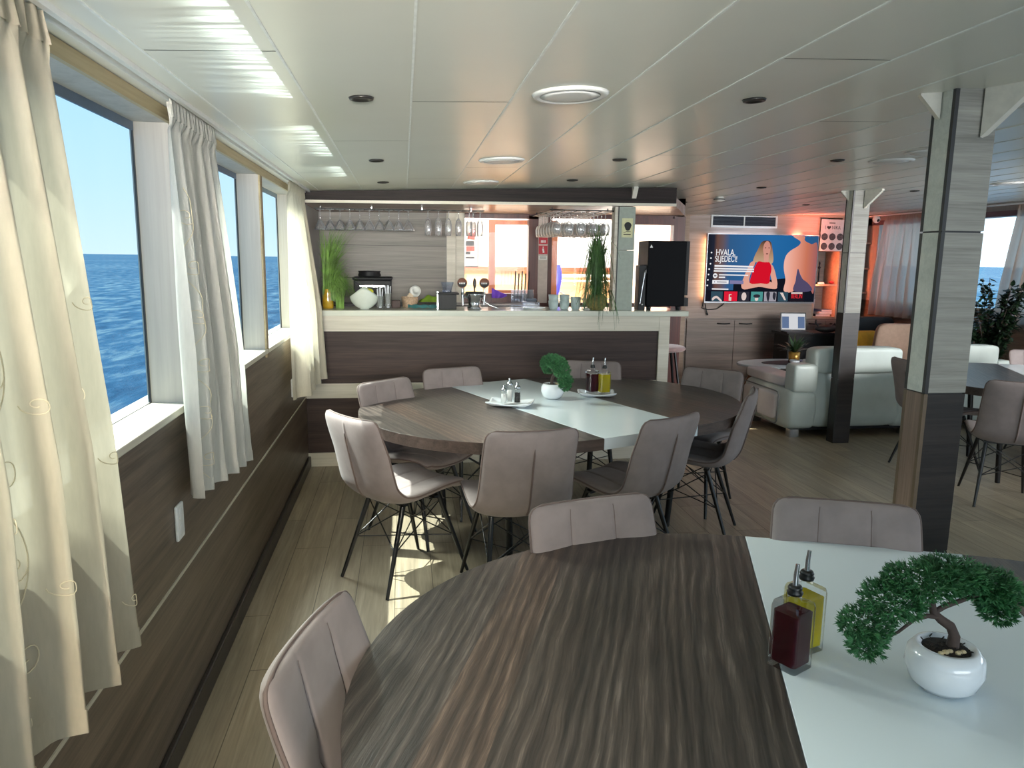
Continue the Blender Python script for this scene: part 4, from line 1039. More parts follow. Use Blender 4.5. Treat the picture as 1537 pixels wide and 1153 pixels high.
b = B(); b.box(-.04, .02, 0, .1, .0, .36); b.build('machine_body', M['black_matt'], wb, bevel=.004)
b = B(); b.sphere((-.01, -.012, .045), .011, 10, 8); b.build('knob', M['steel'], wb)

# ------------------------------------------------------------------ lounge: television wall
tv = empty('television', (4.835, YB, 1.52), R(0), 'large wall mounted television showing a film menu with a woman in red', 'television')
TW, TH = 1.585, .90
b = B(); b.box(-TW/2, TW/2, -.095, -.055, -TH/2, TH/2); b.build('housing', M['black_matt'], tv)
b = B()
for q in ((-TW/2-.008, TW/2+.008, -TH/2-.02, -TH/2), (-TW/2-.008, TW/2+.008, TH/2, TH/2+.008), (-TW/2-.008, -TW/2, -TH/2, TH/2), (TW/2, TW/2+.008, -TH/2, TH/2)): b.box(q[0], q[1], -.10, -.05, q[2], q[3])
b.build('bezel', plain('silver bezel', (150, 152, 158), .3, .6), tv)
b = B(); b.box(-.3, .3, -.055, 0, -.2, .2); b.build('wall_mount', M['black_matt'], tv)
def scr(px, py):  # crop pixels of the picture on the screen -> screen plane
    return (px-160)/1245*TW-TW/2, TH/2-(py-95)/755*TH
def grad_emit(name, stops, axis='X', st=1., lo=-.8, hi=.8):
    t = NT(name); tc = t.new('TexCoord'); sx = t.new('SeparateXYZ'); t.link(tc.outputs['Object'], sx.inputs[0])
    f = t.math('DIVIDE', t.math('SUBTRACT', sx.outputs['XYZ'.index(axis)], lo), hi-lo)
    e = t.new('Emission'); e.inputs[1].default_value = st; t.link(t.ramp(f, [(p, s2l(c)) for p, c in stops]), e.inputs[0]); t.link(e.outputs[0], t.out.inputs[0]); return t.m
layer = [0]
def shape(name, polys, mat, parent):
    layer[0] += 1; y = .0955+.0004*layer[0]; b = B()
    for p in polys:
        b.add([(x, -y, z) for x, z in (scr(*q) for q in p)], [tuple(range(len(p)))])
    return b.build(name, mat, parent)
def ell(cx, cy, rx, ry, n=28, rot=0): return [(cx+rx*cos(2*pi*k/n)*cos(rot)-ry*sin(2*pi*k/n)*sin(rot), cy+rx*cos(2*pi*k/n)*sin(rot)+ry*sin(2*pi*k/n)*cos(rot)) for k in range(n)]
def blob(pts, n=5):
    out = []; m = len(pts)
    for i in range(m):
        p0, p1, p2, p3 = (pts[(i+k-1) % m] for k in range(4))
        for j in range(n):
            f = j/n; out.append(tuple(.5*((2*b_)+(-a+c)*f+(2*a-5*b_+4*c-d)*f*f+(-a+3*b_-3*c+d)*f**3) for a, b_, c, d in zip(p0, p1, p2, p3)))
    return out
pic = shape('screen_picture', [[(160, 95), (1405, 95), (1405, 850), (160, 850)]], grad_emit('screen ground', [(0, (22, 24, 34)), (.06, (30, 34, 48)), (.09, (96, 66, 58)), (.14, (92, 78, 84)), (.2, (44, 84, 128)), (.55, (34, 98, 158)), (.78, (28, 92, 150)), (1, (40, 80, 120))]), tv)
shape('dark_floor', [[(470, 640), (1060, 580), (1060, 725), (470, 725)], [(160, 720), (1405, 720), (1405, 850), (160, 850)]], emit('screen black', (16, 18, 28)), pic)
skin = grad_emit('screen skin', [(0, (222, 160, 140)), (.5, (214, 150, 132)), (1, (196, 130, 116))], 'Z', 1., -.3, .4)
shape('man_back', [blob([(1110, 100), (1240, 100), (1250, 150), (1330, 190), (1400, 210), (1400, 720), (1350, 700), (1240, 560), (1195, 470), (1180, 560), (1160, 725), (1050, 725), (1060, 600), (1030, 460), (1040, 340), (1090, 270), (1180, 210), (1200, 160)], 4)],
      grad_emit('screen back skin', [(0, (236, 176, 160)), (.3, (226, 150, 128)), (.65, (196, 110, 84)), (1, (150, 88, 90))], 'X', 1., .33, .8), pic)
shape('man_shadow', [blob([(1196, 470), (1240, 570), (1330, 640), (1370, 720), (1165, 724), (1180, 600)], 4)], emit('screen shadow', (74, 66, 96)), pic)
shape('woman_hair', [blob([(800, 158), (860, 170), (885, 250), (905, 380), (870, 420), (760, 400), (680, 400), (690, 330), (725, 250), (755, 180)], 4)], grad_emit('screen hair', [(0, (196, 164, 132)), (.6, (150, 112, 84)), (1, (60, 40, 34))], 'Z', 1., .05, .38), pic)
shape('woman_arms', [blob([(655, 400), (700, 410), (650, 560), (660, 640), (780, 640), (880, 620), (960, 660), (960, 700), (880, 698), (760, 680), (600, 710), (560, 670), (580, 580), (620, 470)], 4), blob([(870, 420), (910, 450), (950, 560), (970, 660), (930, 690), (900, 600), (880, 520)], 4)], skin, pic)
shape('woman_dress', [blob([(740, 390), (800, 400), (860, 400), (890, 470), (880, 560), (870, 640), (770, 640), (660, 640), (670, 540), (690, 480), (715, 420)], 4)], emit('screen red', (206, 16, 36)), pic)
shape('woman_face', [ell(822, 250, 42, 88), [(790, 320), (850, 320), (850, 400), (800, 400)]], skin, pic)
shape('woman_features', [ell(806, 238, 9, 5), ell(846, 238, 8, 5), ell(828, 305, 14, 6)], emit('screen dark brown', (90, 50, 46)), pic)
def rect(x0, x1): return [(x0, 735), (x1, 735), (x1, 845), (x0, 845)]
pale, inkm = emit('thumb pale', (214, 196, 190)), emit('thumb ink', (40, 40, 50)); slate = emit('thumb slate', (46, 70, 84))
def thumb(base, mat, extra):
    layer[0] += 1; y = .0955+.0004*layer[0]; b = B(); mats = [mat, pale, inkm]
    for mi, p in [(0, base)]+extra:
        b.cur = mi; dy = y+(.0004 if mi else 0)+(.0003 if mi == 2 else 0); b.add([(x, -dy, z) for x, z in (scr(*q) for q in p)], [tuple(range(len(p)))])
    b.build('film_thumbnail', mats, pic)
thumb(rect(225, 355), slate, [(1, blob([(240, 810), (290, 785), (350, 840), (330, 845), (285, 810), (245, 840)], 3))])
thumb(rect(372, 520), emit('thumb red', (216, 26, 50)), [(1, [(425, 765), (455, 765), (455, 775), (437, 775), (437, 800), (455, 800), (455, 840), (427, 840)])])
thumb(rect(535, 655), inkm, [(1, ell(596, 790, 28, 46))])
thumb(rect(676, 810), emit('thumb teal', (70, 140, 136)), [(1, ell(742, 818, 20, 24)), (2, ell(742, 785, 40, 20))])
thumb(rect(826, 965), emit('thumb grey', (150, 146, 156)), [(2, blob([(850, 745), (890, 745), (880, 845), (860, 820)], 3)), (2, blob([(930, 740), (960, 760), (950, 830), (925, 800)], 3))])
thumb(rect(985, 1100), slate, [(1, [(1005, 745), (1040, 745), (1080, 830), (1060, 830)])])
thumb(rect(1125, 1290), emit('thumb night', (24, 20, 28)), [(1, [(1135, 738), (1265, 738), (1265, 756), (1135, 756)])])
layer[0] += 1
shape('description_lines', [[(245, 438), (680, 444), (680, 462), (245, 458)], [(245, 468), (690, 474), (690, 490), (245, 486)], [(240, 496), (690, 500), (690, 514), (240, 512)], [(300, 540), (630, 545), (630, 556), (300, 553)], [(300, 568), (370, 568), (370, 582), (300, 582)], [(230, 700), (415, 704), (415, 716), (230, 713)], [(230, 606), (412, 608), (412, 648), (230, 648)]] + [ell(258, 558, 25, 27)] + [ell(x, y, 9, 9, 12) for x, y in ((203, 300), (200, 362), (197, 425), (187, 484), (183, 545), (179, 606), (176, 668))], emit('screen white', (232, 232, 236)), pic)
shape('second_button', [[(425, 608), (580, 612), (580, 650), (425, 648)]], emit('screen lilac', (120, 116, 158)), pic)
shape('button_text', [[(250, 618), (265, 627), (250, 636)], [(280, 622), (390, 624), (390, 634), (280, 632)], [(244, 550), (272, 550), (272, 566), (244, 566)]], emit('screen grey', (110, 108, 116)), pic)
def text(name, body, size, loc, parent, mat, rot=(R(90), 0, 0), ex=.0006, sx=1.):
    cu = bpy.data.curves.new(name, 'FONT'); cu.body = body; cu.size = size; cu.extrude = ex; cu.materials.append(mat)
    tmp = bpy.data.objects.new('tmp', cu); me = bpy.data.meshes.new_from_object(tmp); bpy.data.objects.remove(tmp); bpy.data.curves.remove(cu); me.name = name
    o = bpy.data.objects.new(name, me); C.objects.link(o); o.parent = parent; o.location = loc; o.rotation_euler = rot; o.scale = (sx, 1, 1); return o
ly = -(.0955+.0004*(layer[0]+2)); wt = emit('screen title white', (240, 240, 242))
x, z = scr(250, 328); text('title_text', 'HVALA,', .115, (x, ly, z), pic, wt, sx=.72)
x, z = scr(245, 400); text('title_text', 'SLJEDE\u0106I!', .115, (x, ly, z), pic, wt, sx=.66)
x, z = scr(1135, 808); text('thumbnail_text', 'BERLIN', .085, (x, ly, z), pic, emit('thumb red text', (226, 40, 50)), sx=.62)
b = B(); b.tube([(4.05, YB-.03, 1.06), (4.03, YB-.04, .98), (4.12, YB-.03, .955), (4.25, YB-.025, .965), (4.33, YB-.03, 1.02), (4.36, YB-.04, 1.07)], .006, 6); b.tube([(4.06, YB-.05, 1.06), (4.085, YB-.04, .98), (4.11, YB-.035, .905)], .007, 6); b.tube([(4.108, YB-.035, .91), (4.118, YB-.035, .88)], .013, 6)
o = b.build('power_cable', M['ink']); tag(o, 'black cable hanging in a loop under the left corner of the television', 'cable')
# cabinets
def cabinet(x0, doors, label):
    r = empty('low_cabinet', (x0, YB, 0), 0, label, 'cabinet'); W = sum(doors)
    b = B(); b.box(0, W, -.0, .34, .05, .832); b.box(0, W, .02, .3, 0, .05); b.build('carcass', M['cabinet'], r)
    x = 0
    for i, w in enumerate(doors):
        b = B(); b.box(x+.003, x+w-.003, -.02, 0, .055, .806); d = b.build('door', M['cabinet'], r)
        hx = (x+w-.25, x+w-.07) if i % 2 == 0 else (x+.07, x+.25)
        b = B(); b.tube([(hx[0], -.02, .765), (hx[0]+.01, -.045, .765), ((hx[0]+hx[1])/2, -.05, .760), (hx[1]-.01, -.045, .765), (hx[1], -.02, .765)], .010, 8); b.build('handle', M['black'], d); x += w
cabinet(3.835, (.69, .69), 'low light oak cabinet with two doors under the left part of the television')
cabinet(5.218, (.66, .62), 'low light oak cabinet under the open bookshelf, behind the laptop desk')
# open bookshelf
bs = empty('bookshelf', (5.66, YB, .835), 0, 'open oak bookshelf between the television and the corner curtain', 'bookshelf')
b = B()
for x in (0, .36):
    b = B(); b.box(x, x+.03, .0, .36, 0, 1.42); b.build('upright', M['shelf'], bs)
for x0, x1, zs in ((.03, .36, (.0, .455, .935)), (.39, .835, (0, .35, .69, 1.04))):
    for z in zs: b = B(); b.box(x0, x1, .01, .355, z, z+.022); b.build('shelf', M['shelf'], bs)
ps = empty('poster', (5.88, YB-.004, 1.985), 0, 'grey poster with a heart, a word and six round dark pictures above the bookshelf', 'poster')
b = B(); b.box(-.175, .175, -.006, 0, -.215, .215); b.build('sheet', plain('pale grey card', (190, 188, 188), .6), ps)
b = B()
for x in (-.115, .0, .115):
    for z in (.0, -.13): b.prism([(x+.048*cos(a)+.0, z+.048*sin(a)-.02) for a in [2*pi*k/24 for k in range(24)]], .0062, .0072, TX)
b.build('round_pictures', plain('dark round prints', (58, 50, 54), .6, var=.5, scale=40), ps)
b = B(); hp = [(.030*.0625*16*sin(a)**3, .030*.0625*(13*cos(a)-5*cos(2*a)-2*cos(3*a)-cos(4*a))) for a in [2*pi*k/28 for k in range(28)]]
b.prism([(x-.06, z+.105) for x, z in hp], .0062, .0072, TX); b.box(-.06, .03, -.0072, -.0062, .160, .172); b.build('heart', M['ink'], ps)
text('lettering', 'I', .075, (-.125, -.0065, .080), ps, M['ink']); text('lettering', 'NIKA', .070, (-.015, -.0065, .082), ps, M['ink'], sx=.78)
def book(x, z, w, h, d, mat, label, tilt=0., y=YB+.08):
    r = empty('book', (x, y, z), 0, label, 'book', 'books on the shelves'); r.rotation_euler = (0, tilt, 0)
    b = B(); b.box(0, w, 0, d, 0, h); b.build('cover', mat, r)
    b = B(); b.box(.004, w-.004, -.001, d, h-.001, h+.001) if h > w else b.box(.004, w, -.001, d, .004, h-.004); b.build('pages', M['book_w'], r)
S0 = .835+.024
book(5.705, S0+.004, .03, .24, .17, M['book_w'], 'tall white book leaning at the left of the lowest shelf', .06)
book(5.775, S0, .22, .03, .2, M['ink'], 'flat black book at the bottom of the pile on the lowest shelf')
book(5.83, S0+.032, .19, .03, .2, M['book_w'], 'flat white book in the middle of the pile on the lowest shelf')
book(5.86, S0+.064, .16, .03, .2, M['book_b'], 'flat blue book on top of the pile on the lowest shelf')
book(6.06, S0+.35, .2, .03, .2, M['book_w'], 'pale book at the bottom of the pile right of the far pillar')
book(6.06, S0+.69, .2, .035, .2, M['book_r'], 'red book lying on the shelf right of the far pillar')
book(6.06, S0+.69+.037, .18, .03, .2, M['book_w'], 'pale pink book lying on the red book right of the far pillar')
b = B(); b.sphere((0, 0, .04), .07, 14, 8, (1.3, .9, .55)); b.sphere((.05, -.01, .075), .04, 10, 8); o = b.build('green_bag', plain('dark green fabric', (28, 70, 56), .8), loc=(6.16, YB+.15, S0+.765)); tag(o, 'dark green bundle on top of the flat books', 'bundle')
b = B(); b.lathe([(.0001, 0), (.05, 0), (.05, .14), (.046, .14), (.044, .01)], 20); o = b.build('canister', M['beige'], loc=(6.14, YB+.14, S0+.38)); tag(o, 'beige round canister on the shelf beside the curtain', 'canister')
o = empty('ornament', (5.80, YB+.12, S0+.455), 0, 'tall slim dark ornament on the middle shelf beside the television', 'ornament')
b = B(); b.lathe([(.0001, 0), (.035, 0), (.03, .015), (.009, .03), (.012, .10), (.008, .2), (.02, .23), (.007, .25), (.014, .29), (.0001, .32)], 16); b.build('figure', M['ink'], o)
b = B(); b.box(-.045, .045, -.08, -.05, 0, .025); b.build('white_base', M['white_matt'], o)
b = B(); b.sphere((0, 0, .02), .035, 12, 8, (1, 1, .7)); o = b.build('tin', M['book_r'], loc=(5.99, YB+.1, S0+.455)); tag(o, 'small red round tin on the middle shelf', 'tin')
for x, y, z, c_, lab in ((6.14, YB+.12, S0+1.045, M['ink'], 'black ornament on the top right shelf under the camera'), (6.26, YB+.14, S0+1.045, M['corner_brown'], 'small brown jar on the top right shelf')):
    b = B(); b.lathe([(.0001, 0), (.04, 0), (.05, .04), (.03, .09), (.035, .11), (.0001, .11)], 16); o = b.build('jar', c_, loc=(x, y, z)); tag(o, lab, 'jar')

# ------------------------------------------------------------------ lounge furniture
def rbox(b, x0, x1, y0, y1, z0, z1, r, n=5, taper=None):
    """softly rounded box from a superellipsoid-like grid"""
    cx, cy, cz, hx, hy, hz_ = (x0+x1)/2, (y0+y1)/2, (z0+z1)/2, (x1-x0)/2, (y1-y0)/2, (z1-z0)/2
    nu, nv = 40, 20
    def P(u, v):
        a = 2*pi*u; e = pi*(v-.5)
        ce, se, ca, sa = cos(e), sin(e), cos(a), sin(a); p = .28
        f = lambda t: (abs(t)**p)*(1 if t >= 0 else -1)
        q = Vector((f(ce)*f(ca), f(ce)*f(sa), f(se)))
        q = Vector((cx+hx*q.x, cy+hy*q.y, cz+hz_*q.z))
        return taper(q) if taper else q
    b.grid(P, nu, nv, True)
def make_sofa():
    W = 1.30; r = empty('white_sofa')
    def back_curve(q):   # outer back swells at the bottom and leans at the top
        z = q.z; q.y += -.075*exp(-((z-.26)/.20)**2)+.03*max(0, z-.6)/.25
        return q
    b = B(); rbox(b, .14, W-.14, .02, .26, .09, .70, .08, taper=back_curve); b.build('back', M['leather'], r, weld=True)
    b = B(); rbox(b, .20, W-.20, -.035, .17, .60, .84, .08); b.build('headrest', M['leather'], r, weld=True)
    for side in (0, 1):
        def mx(a, c): return (a, c) if side == 0 else (W-c, W-a)
        def arm_curve(q):
            e = exp(-((q.z-.26)/.17)**2)*.05
            if side == 0 and q.x < .12: q.x -= e
            if side == 1 and q.x > W-.12: q.x += e
            if q.y < .1: q.y -= e*.9
            return q
        b = B(); rbox(b, *mx(.0, .26), -.02, .88, .07, .46, .08, taper=arm_curve); a = b.build('arm', M['leather'], r, weld=True)
        b = B(); rbox(b, *mx(-.015, .25), .12, .90, .455, .55, .08); b.build('arm_pad', M['leather_in'], a, weld=True)
        b = B(); rbox(b, *mx(.0, .24), -.05, .14, .43, .69, .05); b.build('arm_shoulder', M['leather'], a, weld=True)
        if side == 0:
            b = B(); rbox(b, -.075, .03, .13, .80, .14, .40, .03); b.build('arm_side_panel', M['leather_in'], a, weld=True)
            b = B(); b.box(-.0775, -.072, .468, .472, .15, .39)
            b.tube([(-.060, .11+.70*u, .11+.31*v) for u, v in ((0, .1), (.03, .02), (.1, 0), (.9, 0), (.97, .02), (1, .1), (1, .9), (.97, .98), (.9, 1), (.1, 1), (.03, .98), (0, .9))], .006, 6, closed=True)
            b.build('panel_seam', plain('leather seam', (120, 122, 122), .7), a)
    b = B(); rbox(b, .2, W-.2, .15, .90, .25, .45, .06); b.build('seat_cushion', M['leather'], r, weld=True)
    b = B(); b.box(.08, W-.08, .05, .8, .06, .12); b.build('base', M['black_matt'], r)
    for x in (.03, W-.12):
        for y in (.02, .74):
            b = B(); b.box(x, x+.09, y, y+.07, 0, .075); b.build('foot', M['steel'], r)
    return r
s0 = make_sofa(); s0.location = (3.50, 6.28, 0); s0.rotation_euler = (0, 0, R(1)); tag(s0, 'white leather sofa with its back to the camera behind the far pillar', 'sofa', 'white leather sofas')
dup(s0, (4.94, 6.45, 0), R(-1), 'second white leather sofa mostly hidden behind the near pillar', None, (.71, .75, 1))
ct = empty('coffee_table', (4.40, 8.02, 0), 0, 'low coffee table with a white oval top and splayed walnut legs in the lounge', 'table')
b = B(); pts = [(.60*cos(a), .36*sin(a)) for a in [2*pi*k/48 for k in range(48)]]
b.prism(pts, .43, .455); b.build('top', M['white_top'], ct, bevel=.008)
for x, y in ((-.36, -.2), (-.36, .24), (.36, -.2), (.36, .24)):
    b = B(); b.tube([(x*.8, y*.8, .43), (x*1.18, y*1.2, 0)], [.03, .016], 10); b.build('leg', M['brown_leg'], ct)
b = B(); b.prism([(.42*cos(a)+.1, .2*sin(a)-.0) for a in [2*pi*k/40 for k in range(40)]], 0, .004); o = b.build('table_mat', M['black_matt'], loc=(4.40, 8.0, .455)); tag(o, 'dark oval mat lying on the white coffee table', 'mat')
pt = empty('potted_plant', (4.50, 8.06, .459), 0, 'small spiky plant in a shiny brass pot on the coffee table', 'plant')
b = B(); b.lathe([(.0001, 0), (.06, 0), (.066, .12), (.06, .12), (.055, .01)], 24); b.build('pot', M['brass'], pt)
b = B(); rn = random.Random(9)
for k in range(46):
    a = rn.uniform(0, 6.28); L = rn.uniform(.14, .30); h = rn.uniform(.12, .30); vs = []
    for t in range(6):
        q = t/5; p = Vector((cos(a)*L*q, sin(a)*L*q, .11+h*q-.10*q*q)); w = Vector((-sin(a), cos(a), 0))*(.014*sin(pi*min(1, q+.12))+.001); vs += [p-w, p+w]
    b.add(vs, [(2*t, 2*t+1, 2*t+3, 2*t+2) for t in range(5)], True)
b.build('leaves', plain('spiky leaf', (58, 84, 52), .4, var=.4, scale=20), pt)
for x, y, lab in ((4.42, 7.90, 'white ashtray bowl in front of the brass pot'), (4.60, 7.93, 'white napkin cup right of the brass pot')):
    b = B(); b.lathe([(.0001, 0), (.04, 0), (.06, .04), (.055, .045), (.035, .008)], 20); o = b.build('small_bowl', M['white'], loc=(x, y, .459)); tag(o, lab, 'bowl')
b = B(); b.box(0, .28, 0, .2, 0, .012); o = b.build('magazine', plain('lilac magazine', (150, 150, 210), .4), loc=(4.66, 7.95, .459), rot=(0, 0, .3)); tag(o, 'lilac magazine at the right of the coffee table', 'magazine')
dk = empty('black_desk', (4.93, 9.05, 0), 0, 'black desk carrying a laptop in front of the low oak cabinets', 'desk')
b = B(); b.box(0, .78, -.05, .42, .67, .70); b.build('top', M['black'], dk)
b = B(); b.box(.02, .76, .0, .38, .06, .67); b.build('body', M['black_matt'], dk, bevel=.01)
for x in (.04, .70): b = B(); b.box(x, x+.05, .02, .36, 0, .06); b.build('foot', M['black'], dk)
lp = empty('laptop', (5.09, 9.10, .70), R(-8), 'open laptop with a pale screen on the black desk', 'laptop')
b = B(); b.box(-.17, .17, -.12, .12, 0, .016); b.build('keyboard_base', M['black_matt'], lp)
T = Matrix.Translation((0, .12, .016)) @ Matrix.Rotation(R(-12), 4, 'X')
b = B(); b.box(-.17, .17, -.004, .004, 0, .24, T); ld = b.build('lid', M['black'], lp)
b = B(); b.box(-.155, .155, -.006, -.004, .015, .225, T); b.build('screen', emit('laptop white', (206, 208, 212)), ld)
b = B(); b.box(-.15, -.06, -.0068, -.006, .03, .185, T); b.box(.06, .15, -.0068, -.006, .03, .185, T); b.build('screen_panels', emit('laptop blue', (88, 108, 142)), ld)
b = B(); b.sphere((0, 0, .05), .10, 16, 10, (1.6, .8, .5)); b.tube([(-.1, 0, .06), (-.15, .02, .13), (-.13, .05, .16)], .012, 6); b.tube([(.05, 0, .06), (.12, .03, .12), (.16, .0, .06)], .012, 6); o = b.build('black_bag', M['black_matt'], loc=(5.52, 9.12, .70)); tag(o, 'black soft bag lying on the desk right of the laptop', 'bag')
# armchairs with yellow and beige
ac2 = empty('black_armchair', (5.97, 8.50, 0), R(8), 'black armchair with a yellow cushion behind the white sofa', 'armchair')
b = B(); rbox(b, -.33, .33, -.30, .32, .12, .46, .1); b.build('seat', M['black_matt'], ac2, weld=True)
b = B(); rbox(b, -.34, .36, .25, .42, .2, .93, .1); b.build('backrest', M['black_matt'], ac2, weld=True)
for x in (-.40, .30): b = B(); rbox(b, x, x+.1, -.3, .38, .15, .62, .05); b.build('arm', M['black_matt'], ac2, weld=True)
for x in (-.3, .26):
    for y in (-.26, .30): b = B(); b.box(x, x+.04, y, y+.04, 0, .13); b.build('foot', M['black'], ac2)
b = B(); rbox(b, -.24, .22, -.10, .06, 0, .44, .05, taper=lambda q: Vector((q.x, q.y+.25*(q.z-.2), q.z))); o = b.build('cushion', M['yellow'], loc=(5.53, 8.26, .36), rot=(0, 0, R(5)), weld=True); tag(o, 'mustard yellow cushion showing above the sofa back', 'cushion')
ba = empty('beige_armchair', (5.58, 7.72, 0), R(-20), 'beige armchair with a rounded back between the far and the near pillar', 'armchair')
b = B(); rbox(b, -.28, .30, -.30, .30, .15, .45, .1); b.build('seat', M['beige'], ba, weld=True)
b = B(); rbox(b, -.26, .36, .02, .16, .40, .93, .1, taper=lambda q: Vector((q.x+.10*(q.z-.6), q.y, q.z))); b.build('backrest', M['beige'], ba, weld=True)
for x in (-.22, .2):
    for y in (-.2, .2): b = B(); b.tube([(x, y, .17), (x*1.15, y*1.15, 0)], [.02, .012], 8); b.build('leg', M['brown_leg'], ba)
# big ficus
fp = empty('potted_ficus', (6.10, 7.0, 0), 0, 'tall dark leafy green plant in front of the right hand window', 'plant')
b = B(); b.lathe([(.0001, 0), (.16, 0), (.2, .36), (.185, .36), (.15, .04)], 28); b.build('pot', M['black_matt'], fp)
rn = random.Random(21); b = B(); lf = B()
for k in range(30):
    a = rn.uniform(0, 6.28); L = rn.uniform(.08, .36); h = rn.uniform(.45, 1.16)
    pts = [Vector((cos(a)*L*(t/8)**1.4, sin(a)*L*(t/8)**1.4, .34+h*(t/8))) for t in range(9)]
    b.tube(pts, [.008-.0007*t for t in range(9)], 5)
    for m in range(64):
        q = rn.uniform(.15, 1.0)*8; i = min(int(q), 7); p = pts[i].lerp(pts[i+1], q-i)
        d = Vector((rn.uniform(-1, 1), rn.uniform(-1, 1), rn.uniform(-.5, .7))).normalized(); s = d.cross(Vector((0, 0, 1))).normalized(); l = rn.uniform(.07, .115); w = l*.24
        n = s.cross(d)*.012
        lf.add([p, p+d*l*.3+s*w-n, p+d*l*.65+s*w*.85-n, p+d*l-n*2, p+d*l*.65-s*w*.85-n, p+d*l*.3-s*w-n, p+d*l*.5], [(0, 1, 2, 6), (2, 3, 6), (3, 4, 6), (4, 5, 0, 6)])
b.build('stems', M['bark'], fp); lf.build('foliage', M['leaf_dark'], fp)

# ------------------------------------------------------------------ light
def lamp(name, typ, loc, energy, color=(1, 1, 1), look=None, **kw):
    l = bpy.data.lights.new(name, typ); l.energy = energy; l.color = color
    for k, v in kw.items(): setattr(l, k, v)
    o = bpy.data.objects.new(name, l); C.objects.link(o); o.location = loc
    if look: o.rotation_euler = (Vector(look)-Vector(loc)).to_track_quat('-Z', 'Y').to_euler()
    return o
lamp('sun', 'SUN', (-10, 5, 20), 24.0, (1, .93, .78), (-10+.4995, 5-.158, 20-.852), angle=R(.5))
w = bpy.data.worlds.new('sky'); bpy.context.scene.world = w; w.use_nodes = True
n = w.node_tree.nodes; ln = w.node_tree.links; n.clear()
ou = n.new('ShaderNodeOutputWorld'); bg = n.new('ShaderNodeBackground'); tc = n.new('ShaderNodeTexCoord'); sx = n.new('ShaderNodeSeparateXYZ'); rp = n.new('ShaderNodeValToRGB')
ln.new(tc.outputs['Generated'], sx.inputs[0]); ln.new(sx.outputs['Z'], rp.inputs[0]); ln.new(rp.outputs[0], bg.inputs[0]); ln.new(bg.outputs[0], ou.inputs[0])
e = rp.color_ramp.elements
e[0].position = 0; e[0].color = (.80, .93, 1.0, 1); e[1].position = 1; e[1].color = (.24, .52, 1.0, 1)
for p, c_ in ((.08, (.66, .87, 1.0)), (.30, (.40, .74, 1.0))):
    q = e.new(p); q.color = (*c_, 1)
bg.inputs[1].default_value = 1.75
# unseen fill lamps, added to brighten the saloon and the aft deck
lamp('fill_astern', 'AREA', (2.6, -5.5, 1.5), 215, (.94, .98, 1), (2.4, 4, 1.5), shape='RECTANGLE', size=6.0, size_y=1.8)  # added fill behind the camera for the whole room
lamp('fill_port', 'AREA', (-.45, -2.1, 1.93), 4.5, (1, .90, .70), (-.40, 3.6, 0), shape='RECTANGLE', size=.4, size_y=.3, spread=R(34))  # added warm lamp behind the camera, lifts the left floor
lamp('fill_port_ceiling', 'AREA', (-.1, -2.1, 1.65), 19, (1, .97, .9), (-.1, 3.4, 2.2), shape='RECTANGLE', size=1.2, size_y=.4, spread=R(34))  # added lamp aimed up to brighten the left ceiling
lamp('fill_port_outside', 'AREA', (-2.7, 6.2, 3.6), 2600, (1, .93, .76), (.1, 3.2, 0), shape='RECTANGLE', size=4.0, size_y=1.0)  # added lamp hidden outside the left windows, brightens the floor
lamp('fill_starboard', 'AREA', (6.3, 2.6, 1.6), 40, (.70, .84, 1), (2.5, 4.6, 1.5), shape='RECTANGLE', size=3.0, size_y=.9)  # added cool fill from the right, out of view
lamp('fill_deck', 'AREA', (.9, 7.3, 3.1), 420, (1, .86, .70), (.9, 9.6, 1.4), shape='RECTANGLE', size=3.0, size_y=.8)  # added lamp above the bar windows, brightens the shaded deck walls
lamp('fill_lounge', 'AREA', (6.1, 2.6, 1.75), 52, (1, .97, .94), (4.2, 9.8, 1.1), shape='RECTANGLE', size=2.4, size_y=.9, spread=R(90))  # added fill aimed at the television wall from out of view
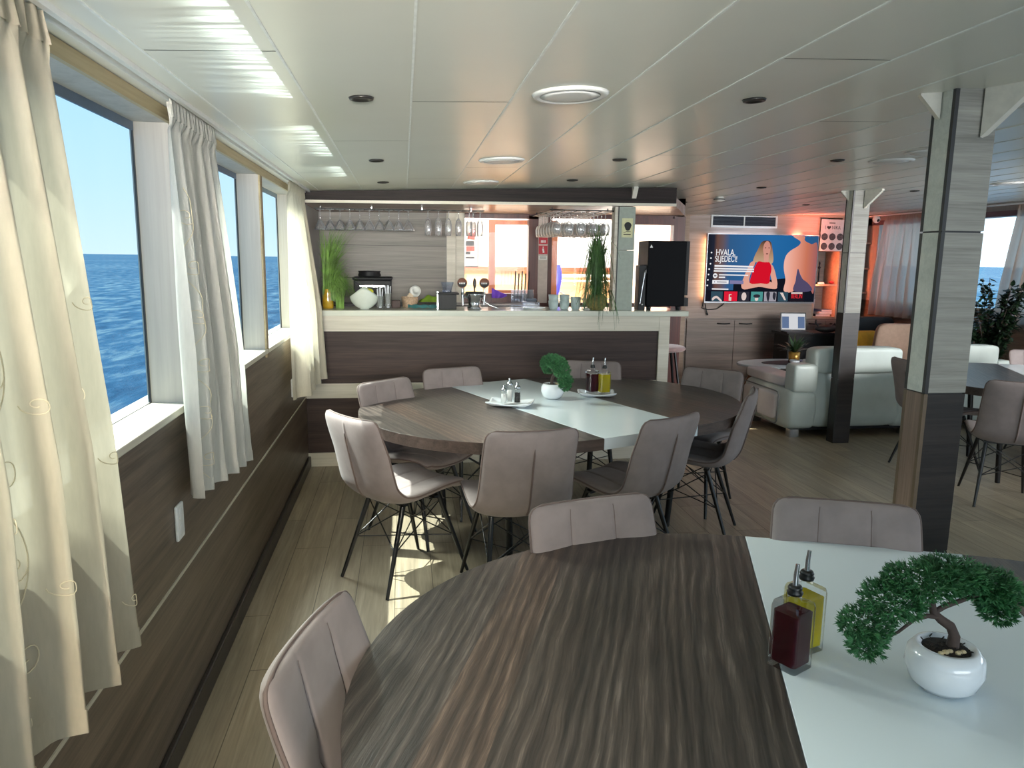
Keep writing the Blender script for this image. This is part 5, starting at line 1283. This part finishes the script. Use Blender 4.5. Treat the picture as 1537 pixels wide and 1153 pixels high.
def ripple(y0, y1, energy, seed):
    yc = (y0+y1)/2; p = Vector((-1.25, yc, .6)); q = Vector((-.37, yc, zc(-.37)))
    o = lamp('water_ripple', 'SPOT', p, energy, (1, .98, .88), q, spot_size=R(70), spot_blend=.2, shadow_soft_size=0)
    z = (p-q).normalized(); y = Vector((0, 1, 0)); x = y.cross(z); o.rotation_euler = Matrix((x, y, z)).transposed().to_euler()
    l = o.data; l.use_nodes = True; t = l.node_tree; n = t.nodes; em = n['Emission']
    def new(k): return n.new('ShaderNode'+k)
    def m(op, a, c=0.):
        w = new('Math'); w.operation = op
        for i, v in ((0, a), (1, c)):
            if isinstance(v, (int, float)): w.inputs[i].default_value = v
            else: t.links.new(v, w.inputs[i])
        return w.outputs[0]
    tc = new('TexCoord'); sp = new('SeparateXYZ'); t.links.new(tc.outputs['Normal'], sp.inputs[0])
    az = m('ABSOLUTE', sp.outputs['Z']); u = m('DIVIDE', sp.outputs['X'], az); v = m('DIVIDE', sp.outputs['Y'], az)
    cb = new('CombineXYZ'); t.links.new(m('MULTIPLY', u, 6), cb.inputs[0]); t.links.new(m('MULTIPLY', v, 55), cb.inputs[1]); cb.inputs[2].default_value = seed
    nz = new('TexNoise'); nz.inputs['Scale'].default_value = 1; nz.inputs['Detail'].default_value = 2; t.links.new(cb.outputs[0], nz.inputs['Vector'])
    cb2 = new('CombineXYZ'); t.links.new(m('MULTIPLY', v, 9), cb2.inputs[1]); cb2.inputs[2].default_value = seed+3
    n2 = new('TexNoise'); n2.inputs['Scale'].default_value = 1; n2.inputs['Detail'].default_value = 3; t.links.new(cb2.outputs[0], n2.inputs['Vector'])
    uu = m('ADD', u, m('MULTIPLY', m('SUBTRACT', n2.outputs['Fac'], .5), .07))
    uu = m('ADD', uu, m('MULTIPLY', m('SUBTRACT', nz.outputs['Fac'], .5), .04))
    core = m('EXPONENT', m('MULTIPLY', m('POWER', m('DIVIDE', uu, .024), 2.0), -1.0))
    halo = m('MULTIPLY', m('EXPONENT', m('MULTIPLY', m('POWER', m('DIVIDE', uu, .075), 2.0), -1.0)), .16)
    lim = m('LESS_THAN', m('ABSOLUTE', v), (y1-y0)/2/(q-p).length)
    st = m('MULTIPLY', m('ADD', core, halo), m('MULTIPLY', m('POWER', m('MULTIPLY', nz.outputs['Fac'], 1.55), 5.0), lim))
    t.links.new(m('MULTIPLY', st, 3.0), em.inputs['Strength'])
ripple(1.35, 2.52, 330, 1); ripple(3.02, 3.9, 260, 5); ripple(4.3, 5.25, 260, 9)
# light strips behind the television
for nm, x, z, sx_, sz, en, col, dx, dz in (('tv_glow_right', .78, .02, .03, .86, 20, (1, .22, .10), 1, .1), ('tv_glow_left', -.77, 0, .04, .8, 4.0, (1, .52, .26), -1, 0),
                                           ('tv_glow_top', -.25, .43, .9, .04, 2.0, (.62, .75, 1), 0, 1), ('tv_glow_top', .55, .43, .45, .04, 12, (1, .2, .12), .25, 1)):
    lamp(nm, 'AREA', (4.835+x, YB-.05, 1.52+z), en, col, (4.835+x+dx, YB+.35, 1.52+z+dz), shape='RECTANGLE', size=sx_, size_y=sz)
sc = bpy.context.scene
sc.view_settings.view_transform = 'Standard'; sc.view_settings.look = 'None'; sc.view_settings.exposure = 0; sc.view_settings.gamma = 1.07
